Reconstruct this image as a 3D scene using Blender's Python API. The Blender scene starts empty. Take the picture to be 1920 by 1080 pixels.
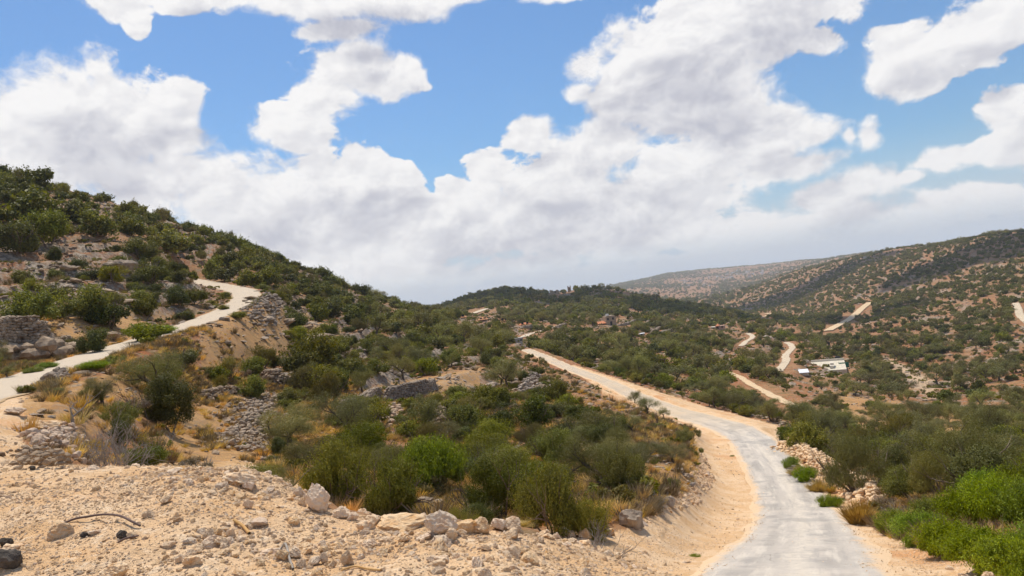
import bpy, bmesh, math, random
import numpy as np
from mathutils import Matrix, Vector

# ------------------------------------------------------------------ camera, light, exposure
scene = bpy.context.scene
COL = scene.collection
F = 1387.0                       # focal length in photo pixels (26 mm on 36 mm)
ROLL = math.radians(7.0)
PITCH = math.radians(0.57)
SUN_EL = math.radians(64)
SUN_AZ = math.radians(-28)       # from +Y towards +X ; negative = left of the view axis

fwd = np.array([0, math.cos(PITCH), math.sin(PITCH)])
up0 = np.array([0, -math.sin(PITCH), math.cos(PITCH)])
rt0 = np.array([1.0, 0, 0])
RT = math.cos(ROLL) * rt0 - math.sin(ROLL) * up0
UP = math.sin(ROLL) * rt0 + math.cos(ROLL) * up0
cam_d = bpy.data.cameras.new('camera')
cam_d.sensor_width = 36.0
cam_d.lens = 26.0
cam_d.clip_start = 0.1
cam_d.clip_end = 60000
cam = bpy.data.objects.new('camera', cam_d)
COL.objects.link(cam)
M = Matrix(((RT[0], UP[0], -fwd[0], 0), (RT[1], UP[1], -fwd[1], 0), (RT[2], UP[2], -fwd[2], 0), (0, 0, 0, 1)))
cam.matrix_world = M
scene.camera = cam
scene.view_settings.view_transform = 'Standard'
scene.view_settings.look = 'None'
scene.view_settings.exposure = 0.02
scene.view_settings.gamma = 1.0
scene.cycles.max_bounces = 6
scene.cycles.diffuse_bounces = 3
scene.cycles.transmission_bounces = 3
scene.cycles.transparent_max_bounces = 4
scene.cycles.volume_bounces = 2
scene.cycles.use_adaptive_sampling = True
scene.cycles.adaptive_threshold = 0.02
scene.cycles.adaptive_min_samples = 12
scene.cycles.caustics_reflective = False
scene.cycles.caustics_refractive = False

sun_d = bpy.data.lights.new('sun', 'SUN')
sun_d.energy = 4.3
sun_d.angle = math.radians(0.53)
sun_d.color = (1.0, 0.90, 0.76)
sun = bpy.data.objects.new('sun', sun_d)
COL.objects.link(sun)
SUNDIR = Vector((math.sin(SUN_AZ) * math.cos(SUN_EL), math.cos(SUN_AZ) * math.cos(SUN_EL), math.sin(SUN_EL)))
sun.rotation_euler = SUNDIR.to_track_quat('Z', 'Y').to_euler()
sun.location = (0, 0, 400)

def pix_dir(px, py):
    xc = (px - 960) / F; yc = (540 - py) / F
    return RT * xc + UP * yc + fwd
def pix_ang(px, py):
    v = pix_dir(px, py)
    return math.atan2(v[0], v[1]), v[2] / math.hypot(v[0], v[1])   # azimuth, tan(elevation)
def project(x, y, z):
    """world (arrays) -> photo pixels"""
    xc = x * RT[0] + y * RT[1] + z * RT[2]
    yc = x * UP[0] + y * UP[1] + z * UP[2]
    zc = x * fwd[0] + y * fwd[1] + z * fwd[2]
    zc = np.where(zc < 0.1, 0.1, zc)
    return 960 + F * xc / zc, 540 - F * yc / zc

# ------------------------------------------------------------------ sky
class NT:
    def __init__(s, tree): s.t = tree
    def n(s, typ, **kw):
        nd = s.t.nodes.new(typ)
        for k, v in kw.items():
            if k.startswith('i_'):
                pass
            else: setattr(nd, k, v)
        return nd
    def l(s, a, b): s.t.links.new(a, b)
    def put(s, sock, v):
        if isinstance(v, bpy.types.NodeSocket): s.l(v, sock)
        elif v is not None: sock.default_value = v
    def math(s, op, a, b=None, c=None, clamp=False):
        nd = s.n('ShaderNodeMath', operation=op, use_clamp=clamp)
        s.put(nd.inputs[0], a)
        if b is not None: s.put(nd.inputs[1], b)
        if c is not None: s.put(nd.inputs[2], c)
        return nd.outputs[0]
    def vm(s, op, a, b=None, out=0):
        nd = s.n('ShaderNodeVectorMath', operation=op)
        s.put(nd.inputs[0], a)
        if b is not None: s.put(nd.inputs[1], b)
        return nd.outputs['Value'] if op in ('LENGTH', 'DOT_PRODUCT', 'DISTANCE') else nd.outputs[0]
    def scale(s, a, f):
        nd = s.n('ShaderNodeVectorMath', operation='SCALE')
        s.put(nd.inputs[0], a); s.put(nd.inputs['Scale'], f)
        return nd.outputs[0]
    def noise(s, vec, scale, detail=4, rough=0.55, dist=0.0, lac=2.0):
        nd = s.n('ShaderNodeTexNoise')
        if vec is not None: s.l(vec, nd.inputs['Vector'])
        nd.inputs['Scale'].default_value = scale
        nd.inputs['Detail'].default_value = detail
        nd.inputs['Roughness'].default_value = rough
        nd.inputs['Distortion'].default_value = dist
        nd.inputs['Lacunarity'].default_value = lac
        return nd.outputs['Fac']
    def step(s, v, a, b, lo=0.0, hi=1.0):
        nd = s.n('ShaderNodeMapRange', interpolation_type='SMOOTHSTEP')
        s.put(nd.inputs[0], v)
        nd.inputs[1].default_value = a; nd.inputs[2].default_value = b
        nd.inputs[3].default_value = lo; nd.inputs[4].default_value = hi
        return nd.outputs[0]
    def mix(s, f, a, b, mode='MIX'):
        nd = s.n('ShaderNodeMix', data_type='RGBA', blend_type=mode)
        s.put(nd.inputs[0], f)
        for sock, v in ((nd.inputs[6], a), (nd.inputs[7], b)):
            if isinstance(v, (tuple, list)) and len(v) == 3: v = (*v, 1)
            s.put(sock, v)
        return nd.outputs[2]
    def attr(s, name, out='Fac'):
        nd = s.n('ShaderNodeAttribute', attribute_name=name)
        return nd.outputs[out]

HAZE = True
SKY_STRENGTH = 0.10
CLOUD_DARK = (5.0, 5.1, 5.9); CLOUD_LIT = (9.5, 9.4, 9.4); HORIZON_CLOUD = (7.6, 7.8, 8.3)
SKY_TINT = (0.68, 0.91, 1.14); HORIZON_SKY = (5.7, 6.7, 8.3)
CLOUDS = [ # px, py, rx, ry in photo pixels (turned into directions of the real sky)
 (90,215,230,105),(250,215,130,75),(40,300,240,110),(330,250,60,55),(300,330,160,90),(410,350,110,80),(360,200,30,45),
 (500,370,130,85),(650,365,120,80),(560,420,190,80),(740,345,60,45),(590,330,60,50),
 (655,115,82,42),(740,140,72,38),(600,180,90,60),(520,225,75,55),(790,160,40,16),(560,265,60,40),(700,150,90,50),(765,150,62,30),
 (380,-8,210,34),(620,0,190,44),(760,15,120,36),(260,40,26,30),(230,12,60,26),(880,-10,110,30),(1050,-10,90,16),
 (1260,110,170,100),(1400,60,190,110),(1160,160,90,90),(1340,190,170,90),(1090,120,50,40),(1520,15,100,45),(1530,90,60,40),(1080,170,40,30),
 (985,265,60,45),(1040,330,150,80),(920,320,50,45),(860,360,50,32),(1150,280,110,60),
 (1440,250,150,60),(1290,320,150,70),(1530,240,80,36),(1250,390,200,60),(1640,250,32,42),(1600,250,22,28),(1480,310,130,40),
 (1620,345,75,48),(1560,370,90,36),(1700,340,40,20),
 (1700,100,85,50),(1790,75,90,55),(1870,50,90,50),(1730,160,40,26),(1760,130,90,30),(1700,60,70,24),
 (1890,215,60,40),(1930,260,60,60),(1790,305,85,30),(1860,285,50,24),(1740,315,40,14),
 (900,430,330,66),(1250,440,330,50),(1560,415,170,34),(1800,385,150,34),(600,480,230,60),(760,500,150,50),(400,450,140,50),
 (200,400,180,60),
 (60,420,160,70),(800,400,90,40),(960,500,260,40),(1230,500,260,26),(700,545,120,30),(1000,390,120,50),(1480,465,200,20),(1700,430,160,18),(900,545,160,18),
 (640,60,90,26),(150,270,160,90),(1320,120,150,90),
]
def build_world():
    w = bpy.data.worlds.new('World'); scene.world = w; w.use_nodes = True
    t = w.node_tree; t.nodes.clear(); s = NT(t)
    out = s.n('ShaderNodeOutputWorld'); bg = s.n('ShaderNodeBackground'); s.l(bg.outputs[0], out.inputs[0])
    bg.inputs[1].default_value = SKY_STRENGTH
    sky = s.n('ShaderNodeTexSky', sky_type='NISHITA')
    sky.sun_disc = False; sky.sun_elevation = SUN_EL; sky.sun_rotation = SUN_AZ
    sky.altitude = 300; sky.air_density = 1.25; sky.dust_density = 0.7; sky.ozone_density = 2.6
    geo = s.n('ShaderNodeTexCoord'); D = geo.outputs['Generated']
    sp = s.n('ShaderNodeSeparateXYZ'); s.l(D, sp.inputs[0])
    X, Y, Z = sp.outputs
    az = s.math('ARCTAN2', X, Y)
    el = s.math('ARCSINE', Z)
    cb = s.n('ShaderNodeCombineXYZ'); s.l(az, cb.inputs[0]); s.l(el, cb.inputs[1]); AE = cb.outputs[0]
    # domain for the billows
    dom = s.vm('MULTIPLY', D, (1.0, 1.0, 1.35))
    warp = s.n('ShaderNodeTexNoise'); s.l(dom, warp.inputs['Vector']); warp.inputs['Scale'].default_value = 7; warp.inputs['Detail'].default_value = 3
    wv = s.scale(s.vm('SUBTRACT', warp.outputs['Color'], (0.5, 0.5, 0.5)), 0.055)
    AEw = s.vm('ADD', AE, wv)
    def field(vec):
        acc = None
        for (px, py, rx, ry) in CLOUDS:
            a0, te = pix_ang(px, py); e0 = math.atan(te)
            ln = s.vm('LENGTH', s.vm('MULTIPLY', s.vm('SUBTRACT', vec, (a0, e0, 0)), (F / rx, F / ry, 0)))
            acc = ln if acc is None else s.math('SMOOTH_MIN', acc, ln, 0.3)
        return acc
    acc = field(AEw)
    accu = field(s.vm('ADD', AEw, (-0.012, 0.036, 0)))      # the same field a little nearer the sun
    # outside the photographed part: scattered clouds
    side = s.noise(s.vm('MULTIPLY', D, (1, 1, 2.2)), 2.6, 2)
    sidem = s.step(side, 0.40, 0.66, 2.2, 0.2)
    off = s.step(s.math('ABSOLUTE', az), 0.74, 0.9)
    high = s.step(el, 0.46, 0.6)
    offm = s.math('MAXIMUM', off, high)
    acc2 = s.math('ADD', s.math('MULTIPLY', acc, s.math('SUBTRACT', 1.0, offm)), s.math('MULTIPLY', sidem, offm))
    base = s.math('SUBTRACT', 1.14, acc2)                 # >0 inside
    base = s.math('MAXIMUM', base, -1.2)
    base = s.math('MINIMUM', base, 0.95)
    def fbm(vec, det):
        big = s.noise(vec, 8.5, det, 0.66, 0.1)
        vor = s.n('ShaderNodeTexVoronoi', feature='F1')
        vor.inputs['Scale'].default_value = 17; vor.inputs['Detail'].default_value = 2.0; vor.inputs['Roughness'].default_value = 0.5
        s.l(vec, vor.inputs['Vector'])
        puff = s.math('MULTIPLY', s.math('SUBTRACT', 0.45, vor.outputs['Distance']), 0.42)
        return s.math('ADD', s.math('MULTIPLY', s.math('SUBTRACT', big, 0.5), 2.6), puff)
    ew = s.vm('ADD', dom, s.scale(s.vm('SUBTRACT', warp.outputs['Color'], (0.5, 0.5, 0.5)), 0.07))
    f0 = fbm(ew, 10)
    f1 = fbm(s.vm('ADD', ew, (-0.006, 0.0, 0.016)), 5)      # towards the sun
    dens = s.math('ADD', base, s.math('MULTIPLY', f0, 0.80))
    rag = s.step(s.noise(dom, 3.1, 2), 0.38, 0.60, 0.13, 0.48)
    alpha = s.math('DIVIDE', dens, rag, clamp=True)
    alpha = s.step(alpha, 0.0, 1.0)
    relief = s.math('SUBTRACT', f0, f1)
    light = s.step(relief, -0.36, 0.34)
    upd = s.math('ADD', s.math('SUBTRACT', 1.0, accu), s.math('MULTIPLY', f1, 0.5))
    deep = s.step(upd, -0.15, 0.75)
    soft = s.noise(s.vm('MULTIPLY', D, (1, 1, 2.0)), 5.0, 4, 0.5)
    shade = s.math('MULTIPLY', deep, s.step(soft, 0.41, 0.58, 0.22, 1.0))
    thin = s.step(alpha, 0.5, 1.0, 0.12, 0.0)
    lit = s.math('SUBTRACT', s.math('ADD', 0.74, s.math('MULTIPLY', light, 0.34)), s.math('MULTIPLY', shade, 0.70))
    lit = s.math('SUBTRACT', lit, thin, clamp=True)
    hz = s.step(el, -0.01, 0.17, 1.0, 0.0)
    lit = s.math('ADD', lit, s.math('MULTIPLY', hz, 0.22), clamp=True)
    ccol = s.mix(lit, CLOUD_DARK, CLOUD_LIT)
    ccol = s.mix(s.math('MULTIPLY', hz, 0.18), ccol, HORIZON_CLOUD)
    skyc = s.mix(1.0, sky.outputs[0], SKY_TINT, 'MULTIPLY')
    skyc = s.mix(s.math('MULTIPLY', s.step(el, -0.01, 0.15, 1.0, 0.0), 0.9), skyc, HORIZON_SKY)
    alpha = s.math('MULTIPLY', alpha, s.step(el, 0.002, 0.055))
    final = s.mix(alpha, skyc, ccol)
    s.l(final, bg.inputs[0])
    w.cycles.sampling_method = 'MANUAL'; w.cycles.sample_map_resolution = 256
build_world()

# ------------------------------------------------------------------ terrain
rng = np.random.default_rng(11)
_perm = np.random.default_rng(5).random((256, 256)).astype(np.float32)
def vnoise(x, y, seed=0):
    x = np.asarray(x, dtype=np.float64) + seed * 17.31; y = np.asarray(y, dtype=np.float64) + seed * 9.77
    xi = np.floor(x).astype(np.int64); yi = np.floor(y).astype(np.int64)
    fx = x - xi; fy = y - yi
    fx = fx * fx * (3 - 2 * fx); fy = fy * fy * (3 - 2 * fy)
    a = _perm[xi & 255, yi & 255]; b = _perm[(xi + 1) & 255, yi & 255]
    c = _perm[xi & 255, (yi + 1) & 255]; d = _perm[(xi + 1) & 255, (yi + 1) & 255]
    return (a * (1 - fx) + b * fx) * (1 - fy) + (c * (1 - fx) + d * fx) * fy * 1.0
def fbm2(x, y, octs=4, seed=0, gain=0.5):
    t = 0; a = 1; n = 0
    for i in range(octs):
        t = t + a * vnoise(x * 2 ** i, y * 2 ** i, seed + i * 3); n += a; a *= gain
    return t / n
def sstep(v, a, b):
    t = np.clip((v - a) / (b - a), 0, 1)
    return t * t * (3 - 2 * t)

# control points: photo pixel + horizontal distance in metres (hidden ground continues behind rims)
CTRL = [
 (0,1080,6),(0,900,11),(0,800,18),(0,745,34),(0,690,52),(0,672,60),(0,618,66),(0,560,92),(0,520,105),(0,430,140),(0,332,190),(0,360,270),(0,430,420),
 (100,1080,5.7),(100,885,11.5),(100,850,16),(100,780,30),(100,730,42),(100,655,63),(100,600,74),(100,520,106),(100,430,145),(100,352,192),(100,380,270),(100,450,420),
 (200,1080,5.5),(200,885,11),(200,900,14),(200,890,18),(200,850,25),(200,790,34),(200,700,47),(200,620,72),(200,560,92),(200,470,130),(200,382,190),(200,410,270),(200,490,420),
 (320,1080,5.2),(320,885,10),(320,910,14),(320,895,19),(320,860,28),(320,800,38),(320,700,56),(320,660,68),(320,590,92),(320,530,115),(320,460,155),(320,418,200),(320,440,280),(320,510,430),
 (440,1080,5),(440,880,9),(440,940,13),(440,905,20),(440,860,29),(440,800,42),(440,740,56),(440,680,74),(440,620,95),(440,500,165),(440,460,212),(440,480,300),(440,540,450),
 (520,1080,4.9),(520,905,8.3),(520,960,12),(520,940,18),(520,880,28),(520,815,42),(520,750,56),(520,690,75),(520,620,103),(520,560,145),(520,490,222),(520,505,300),(520,570,460),
 (600,1080,4.8),(600,950,7.3),(600,1000,11),(600,960,18),(600,900,28),(600,820,42),(600,750,58),(600,700,75),(600,640,102),(600,590,140),(600,550,185),(600,520,240),(600,530,330),(600,585,500),
 (770,1080,4.5),(770,985,6.5),(770,1040,10),(770,1000,16),(770,930,26),(770,860,38),(770,780,56),(770,710,80),(770,660,115),(770,620,170),(770,595,240),(770,578,320),(770,588,420),(770,605,700),(770,582,1600),
 (865,1080,4.5),(865,988,6.8),(865,1050,10.5),(865,1010,16),(865,945,25),(865,875,37),(865,790,54),(865,720,78),(865,670,112),(865,632,175),(865,605,260),(865,590,400),(865,575,600),(865,562,760),(865,570,1000),(865,590,1500),
 (960,1080,4.5),(960,996,7),(960,1055,11),(960,1010,16),(960,950,24),(960,880,36),(960,800,52),(960,730,75),(960,685,110),(960,660,150),(960,634,230),(960,605,330),(960,577,500),(960,553,700),(950,541,900),(960,552,1150),(960,580,1600),
 (1030,560,720),(1025,552,900),(1025,562,1100),(1090,543,950),(1090,550,1150),
 (1100,1080,5.2),(1100,1003,8.2),(1100,1045,12),(1100,990,19),(1100,900,32),(1100,820,48),(1100,740,72),(1100,680,150),(1100,650,215),(1100,620,300),(1100,590,430),(1100,562,620),(1100,545,830),(1110,540,900),(1100,552,1150),(1100,566,1800),
 (1180,1080,6),(1180,985,10),(1180,1010,14),(1180,960,20),(1180,890,31),(1180,830,43),(1180,775,60),(1180,700,140),(1180,660,215),(1180,625,310),(1180,590,460),(1180,560,700),(1180,548,880),(1180,560,1150),(1180,562,2200),(1180,540,3600),(1180,529,4700),(1180,540,6000),
 (1250,1080,8),(1250,1000,13),(1250,950,19),(1250,905,27),(1250,850,39),(1250,800,56),(1250,738,110),(1250,720,130),(1250,680,190),(1250,640,280),(1250,610,400),(1250,583,570),(1250,565,800),(1250,578,1000),(1250,572,1600),(1250,548,3000),(1250,525,4400),(1250,513,5200),(1250,520,6500),
 (1330,1080,11),(1330,1020,18),(1330,960,31),(1330,900,42),(1330,850,52),(1330,740,125),(1330,700,170),(1330,655,255),(1330,620,370),(1330,590,560),(1330,575,720),(1330,588,920),(1330,585,1400),(1330,560,2500),(1330,530,3900),(1330,505,5300),(1330,512,6500),
 (1400,1080,12.8),(1400,1000,24.5),(1400,930,39),(1400,870,49.5),(1390,792,74),(1400,780,95),(1400,740,130),(1400,700,180),(1400,660,260),(1400,630,360),(1400,606,490),(1400,588,650),(1400,600,850),(1400,583,1150),(1400,560,1450),(1400,541,1700),(1400,548,2200),(1400,533,3200),(1400,510,4700),(1400,498,5400),(1400,505,6500),
 (1500,1070,14.5),(1560,900,46),(1500,840,56),(1500,830,68),(1500,790,92),(1500,750,130),(1500,710,185),(1500,675,250),(1500,640,350),(1500,615,470),(1500,600,600),(1500,592,760),(1500,570,1000),(1500,540,1350),(1500,505,1750),(1500,510,2300),(1500,492,4200),(1500,488,5000),(1500,495,6500),
 (1600,1075,13.2),(1600,1000,21),(1600,940,35),(1620,924,38),(1600,915,46),(1600,880,60),(1600,820,85),(1600,760,125),(1600,720,180),(1600,690,235),(1600,650,330),(1600,625,450),(1600,600,560),(1600,560,760),(1600,520,1050),(1600,482,1500),(1600,488,1900),(1610,476,3500),(1610,485,5000),
 (1680,1075,12.5),(1680,1010,18),(1680,950,27),(1680,910,40),(1680,860,62),(1680,800,100),(1680,745,160),(1680,700,230),(1680,670,300),(1680,620,430),(1680,570,620),(1680,520,880),(1680,480,1200),(1680,466,1350),(1680,474,1700),(1680,469,3500),(1680,478,5000),
 (1760,1075,12),(1760,1030,16),(1760,960,25),(1760,905,42),(1760,850,68),(1760,800,100),(1760,755,150),(1760,722,200),(1760,690,255),(1760,640,350),(1760,590,480),(1760,540,660),(1760,490,900),(1760,458,1120),(1760,466,1500),(1760,470,3500),
 (1850,1080,12),(1850,1020,16),(1850,950,26),(1850,890,45),(1850,840,70),(1850,795,105),(1850,755,150),(1850,700,215),(1850,650,300),(1850,600,400),(1850,550,540),(1850,500,730),(1850,440,1000),(1850,450,1350),
 (1930,1080,12),(1930,1010,18),(1930,940,29),(1930,880,48),(1930,830,75),(1930,790,110),(1930,750,150),(1930,700,205),(1930,650,285),(1930,600,375),(1930,550,500),(1930,500,660),(1930,434,930),(1930,448,1250),
]
# roads: (px, py, distance); the ground is graded to them
MAIN = [(1475,1130,11),(1478,1085,13.5),(1496,1030,19.5),(1502,990,27),(1491,950,36),(1470,905,44),(1438,860,51),(1412,828,60),(1372,803,68),(1310,784,76),(1250,766,84),(1190,741,93),(1140,717,104),(1100,702,114),(1060,687,127),(1020,669,147),(985,655,170)]
LANE = [(-180,780,28),(-60,748,34),(0,728,40),(60,705,45),(120,685,50),(180,665,56),(240,646,63),(300,628,71),(350,611,79),(400,592,89),(440,574,99),(461,558,110),(455,546,122),(425,538,134),(385,530,146),(350,524,160)]
SPUR = [(1412,828,60.2),(1448,824,62.5),(1478,828,64.5)]

def catmull(P, step=0.25):
    P = np.array(P, float); out = []
    Q = np.vstack([2 * P[0] - P[1], P, 2 * P[-1] - P[-2]])
    for i in range(1, len(Q) - 2):
        p0, p1, p2, p3 = Q[i - 1], Q[i], Q[i + 1], Q[i + 2]
        n = max(2, int(math.ceil(np.linalg.norm(p2 - p1) / step)))
        for t in np.linspace(0, 1, n, endpoint=False):
            out.append(0.5 * ((2 * p1) + (-p0 + p2) * t + (2 * p0 - 5 * p1 + 4 * p2 - p3) * t * t + (-p0 + 3 * p1 - 3 * p2 + p3) * t ** 3))
    out.append(P[-1])
    return np.array(out)
def to_world(px, py, d):
    a, te = pix_ang(px, py)
    return (math.sin(a) * d, math.cos(a) * d, te * d)

uv = []; wv_ = []
for (px, py, d) in CTRL + MAIN + LANE + SPUR:
    a, te = pix_ang(px, py)
    uv.append((a * 3.0, math.log(d))); wv_.append(te)
# flat stand round the camera, far plain
for a in np.linspace(-0.75, 0.75, 9):
    for d in (1.0, 2.0, 3.2):
        uv.append((a * 3.0, math.log(d))); wv_.append(-1.68 / d)
    for d, z in ((9000, -75), (15000, -110)):
        uv.append((a * 3.0, math.log(d))); wv_.append(z / d)
uv = np.array(uv); wv_ = np.array(wv_)
_, keep = np.unique(np.round(uv, 4), axis=0, return_index=True)
uv = uv[keep]; wv_ = wv_[keep]
def phi(r): return r ** 1.35
nC = len(uv)
A = np.zeros((nC + 3, nC + 3))
R_ = np.linalg.norm(uv[:, None] - uv[None], axis=2)
A[:nC, :nC] = phi(R_) 
A[:nC, nC] = 1; A[:nC, nC + 1:] = uv; A[nC, :nC] = 1; A[nC + 1:, :nC] = uv.T
A[np.arange(nC), np.arange(nC)] -= 0.004
sol = np.linalg.solve(A, np.concatenate([wv_, [0, 0, 0]]))
CA = np.linspace(-0.72, 0.80, 330); CV = np.linspace(math.log(0.8), math.log(20000), 420)
gu, gv = np.meshgrid(CA * 3.0, CV, indexing='ij')
W0 = np.full(gu.shape, sol[nC]) + sol[nC + 1] * gu + sol[nC + 2] * gv
for i in range(nC):
    W0 += sol[i] * phi(np.sqrt((gu - uv[i, 0]) ** 2 + (gv - uv[i, 1]) ** 2))
def bil(G, ga, gb, a, b):
    ia = np.clip(np.interp(a, ga, np.arange(len(ga))), 0, len(ga) - 1.001)
    ib = np.clip(np.interp(b, gb, np.arange(len(gb))), 0, len(gb) - 1.001)
    i = ia.astype(int); j = ib.astype(int); fa = ia - i; fb = ib - j
    return (G[i, j] * (1 - fa) + G[i + 1, j] * fa) * (1 - fb) + (G[i, j + 1] * (1 - fa) + G[i + 1, j + 1] * fa) * fb
def fold(a):
    """beyond the modelled sector the ground behind the camera blends the two edge profiles"""
    return a
def base_h(x, y):
    a = np.arctan2(x, y); d = np.maximum(np.hypot(x, y), 0.8); v = np.log(d)
    e0, e1 = -0.66, 0.74
    h = bil(W0, CA, CV, np.clip(a, e0, e1), v) * d
    hl = bil(W0, CA, CV, np.full_like(a, e0), v) * d
    hr = bil(W0, CA, CV, np.full_like(a, e1), v) * d
    # angle measured the long way round from the right edge to the left edge
    t = np.where(a > e1, (a - e1), np.where(a < e0, a + 2 * math.pi - e1, 0)) / (2 * math.pi - e1 + e0)
    t = sstep(t, 0.05, 0.95)
    back = hr * (1 - t) + hl * t
    h = np.where((a > e1) | (a < e0), back, h)
    return np.where(d < 3.0, h * 1.0, h)

def ang_ray(px, py, fn, dmax=9000):
    a, te = pix_ang(px, py)
    d = np.exp(np.linspace(math.log(3), math.log(dmax), 1500))
    x = math.sin(a) * d; y = math.cos(a) * d
    w = fn(x, y) / d
    k = np.nonzero(w >= te)[0]
    i = k[0] if len(k) else int(np.argmax(w))
    return x[i], y[i], d[i]

ROADS = []   # dict(name, pts Nx3, width, margin)
def road_from(P, width, smooth=0, step=0.3):
    pts = catmull([to_world(*p) for p in P], step)
    return pts
def road_ray(P, step=1.0):
    W = []
    for p in P:
        if len(p) == 3: W.append(to_world(*p))
        else:
            x, y, d = ang_ray(p[0], p[1], base_h)
            W.append((x, y, float(base_h(np.array([x]), np.array([y]))[0])))
    pts = catmull(W, step)
    return pts
ROADS.append(dict(key='main', pts=road_from(MAIN, 4), w=3.8, m=3.0, lift=0.05))
ROADS.append(dict(key='lane', pts=road_from(LANE, 3.6), w=4.3, m=5.0, lift=0.06))
ROADS.append(dict(key='spur', pts=road_from(SPUR, 4), w=4.2, m=2.0, lift=0.05))
ROADS.append(dict(key='village', pts=road_ray([(982,632),(990,627),(1005,623),(1024,618),(1040,612)], 1), w=3.2, m=3, lift=0.18))
ROADS.append(dict(key='knoll', pts=road_ray([(884,588),(897,584),(910,579),(924,577),(938,575)], 2), w=5.5, m=6, lift=0.4))
ROADS.append(dict(key='bend', pts=road_ray([(1378,649),(1390,648),(1399,640),(1408,635),(1411,630),(1402,625)], 1), w=2.4, m=3, lift=0.25))
ROADS.append(dict(key='curve', pts=road_ray([(1458,697),(1467,686),(1474,676),(1473,667),(1480,658),(1486,652),(1481,645),(1474,642)], 1), w=2.4, m=3, lift=0.2))
ROADS.append(dict(key='east', pts=road_ray([(1904,568),(1909,578),(1912,590),(1922,600),(1940,612)], 1), w=3.2, m=4, lift=0.3))
ROADS.append(dict(key='scar', pts=road_ray([(1552,620),(1568,611),(1590,600),(1603,590),(1618,577),(1632,567)], 3), w=5.5, m=7, lift=0.6))
ROADS.append(dict(key='track', pts=road_ray([(1362,697),(1385,706),(1412,722),(1440,737),(1470,752),(1500,764),(1530,772)], 1), w=1.4, m=3, lift=0.15))
ROADS.append(dict(key='far', pts=road_ray([(1428,594),(1438,592),(1446,589),(1438,587)], 2), w=7.0, m=6, lift=0.4))

def in_poly(px, py, poly):
    inside = np.zeros(px.shape, bool); n = len(poly); j = n - 1
    for i in range(n):
        xi, yi = poly[i]; xj, yj = poly[j]
        c = ((yi > py) != (yj > py)) & (px < (xj - xi) * (py - yi) / (yj - yi + 1e-9) + xi)
        inside ^= c; j = i
    return inside
FILLPOLY = [(-400,1500),(-400,770),(0,748),(50,742),(78,760),(40,800),(44,830),(62,862),(110,872),(280,868),(420,866),(440,860),(500,878),(565,905),(612,955),(700,968),(800,982),(960,1000),(1020,1008),(1110,1008),(1180,990),(1235,950),(1296,915),(1308,870),(1300,830),(1302,806),(1240,782),(1180,757),(1120,728),(1085,702),(1060,690),(1075,684),(1200,724),(1330,764),(1458,797),(1470,818),(1480,838),(1540,868),(1600,900),(1646,926),(1640,945),(1618,968),(1645,1000),(1735,1026),(1835,1062),(1905,1090),(2300,1300),(2300,1500)]

def road_dist(x, y, pts):
    """distance to a polyline and the height of its nearest point; only for points near it"""
    dist = np.full(x.shape, 1e9); zz = np.zeros(x.shape); par = np.zeros(x.shape)
    mn = pts[:, :2].min(0) - 26; mx = pts[:, :2].max(0) + 26
    sel = np.nonzero((x > mn[0]) & (x < mx[0]) & (y > mn[1]) & (y < mx[1]))[0]
    if len(sel) == 0: return dist, zz
    sx = x[sel]; sy = y[sel]; bd = np.full(sel.shape, 1e9); bz = np.zeros(sel.shape)
    st = max(1, int(round(1.0 / max(0.05, np.linalg.norm(pts[1, :2] - pts[0, :2])))))
    Q = np.vstack([pts[::st], pts[-1:]])
    for i in range(len(Q) - 1):
        p, q = Q[i], Q[i + 1]; e = q[:2] - p[:2]; L2 = e @ e
        if L2 < 1e-9: continue
        t = np.clip(((sx - p[0]) * e[0] + (sy - p[1]) * e[1]) / L2, 0, 1)
        dd = np.hypot(sx - p[0] - t * e[0], sy - p[1] - t * e[1])
        b = dd < bd
        bd = np.where(b, dd, bd); bz = np.where(b, p[2] + t * (q[2] - p[2]), bz)
    dist[sel] = bd; zz[sel] = bz
    return dist, zz

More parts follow.
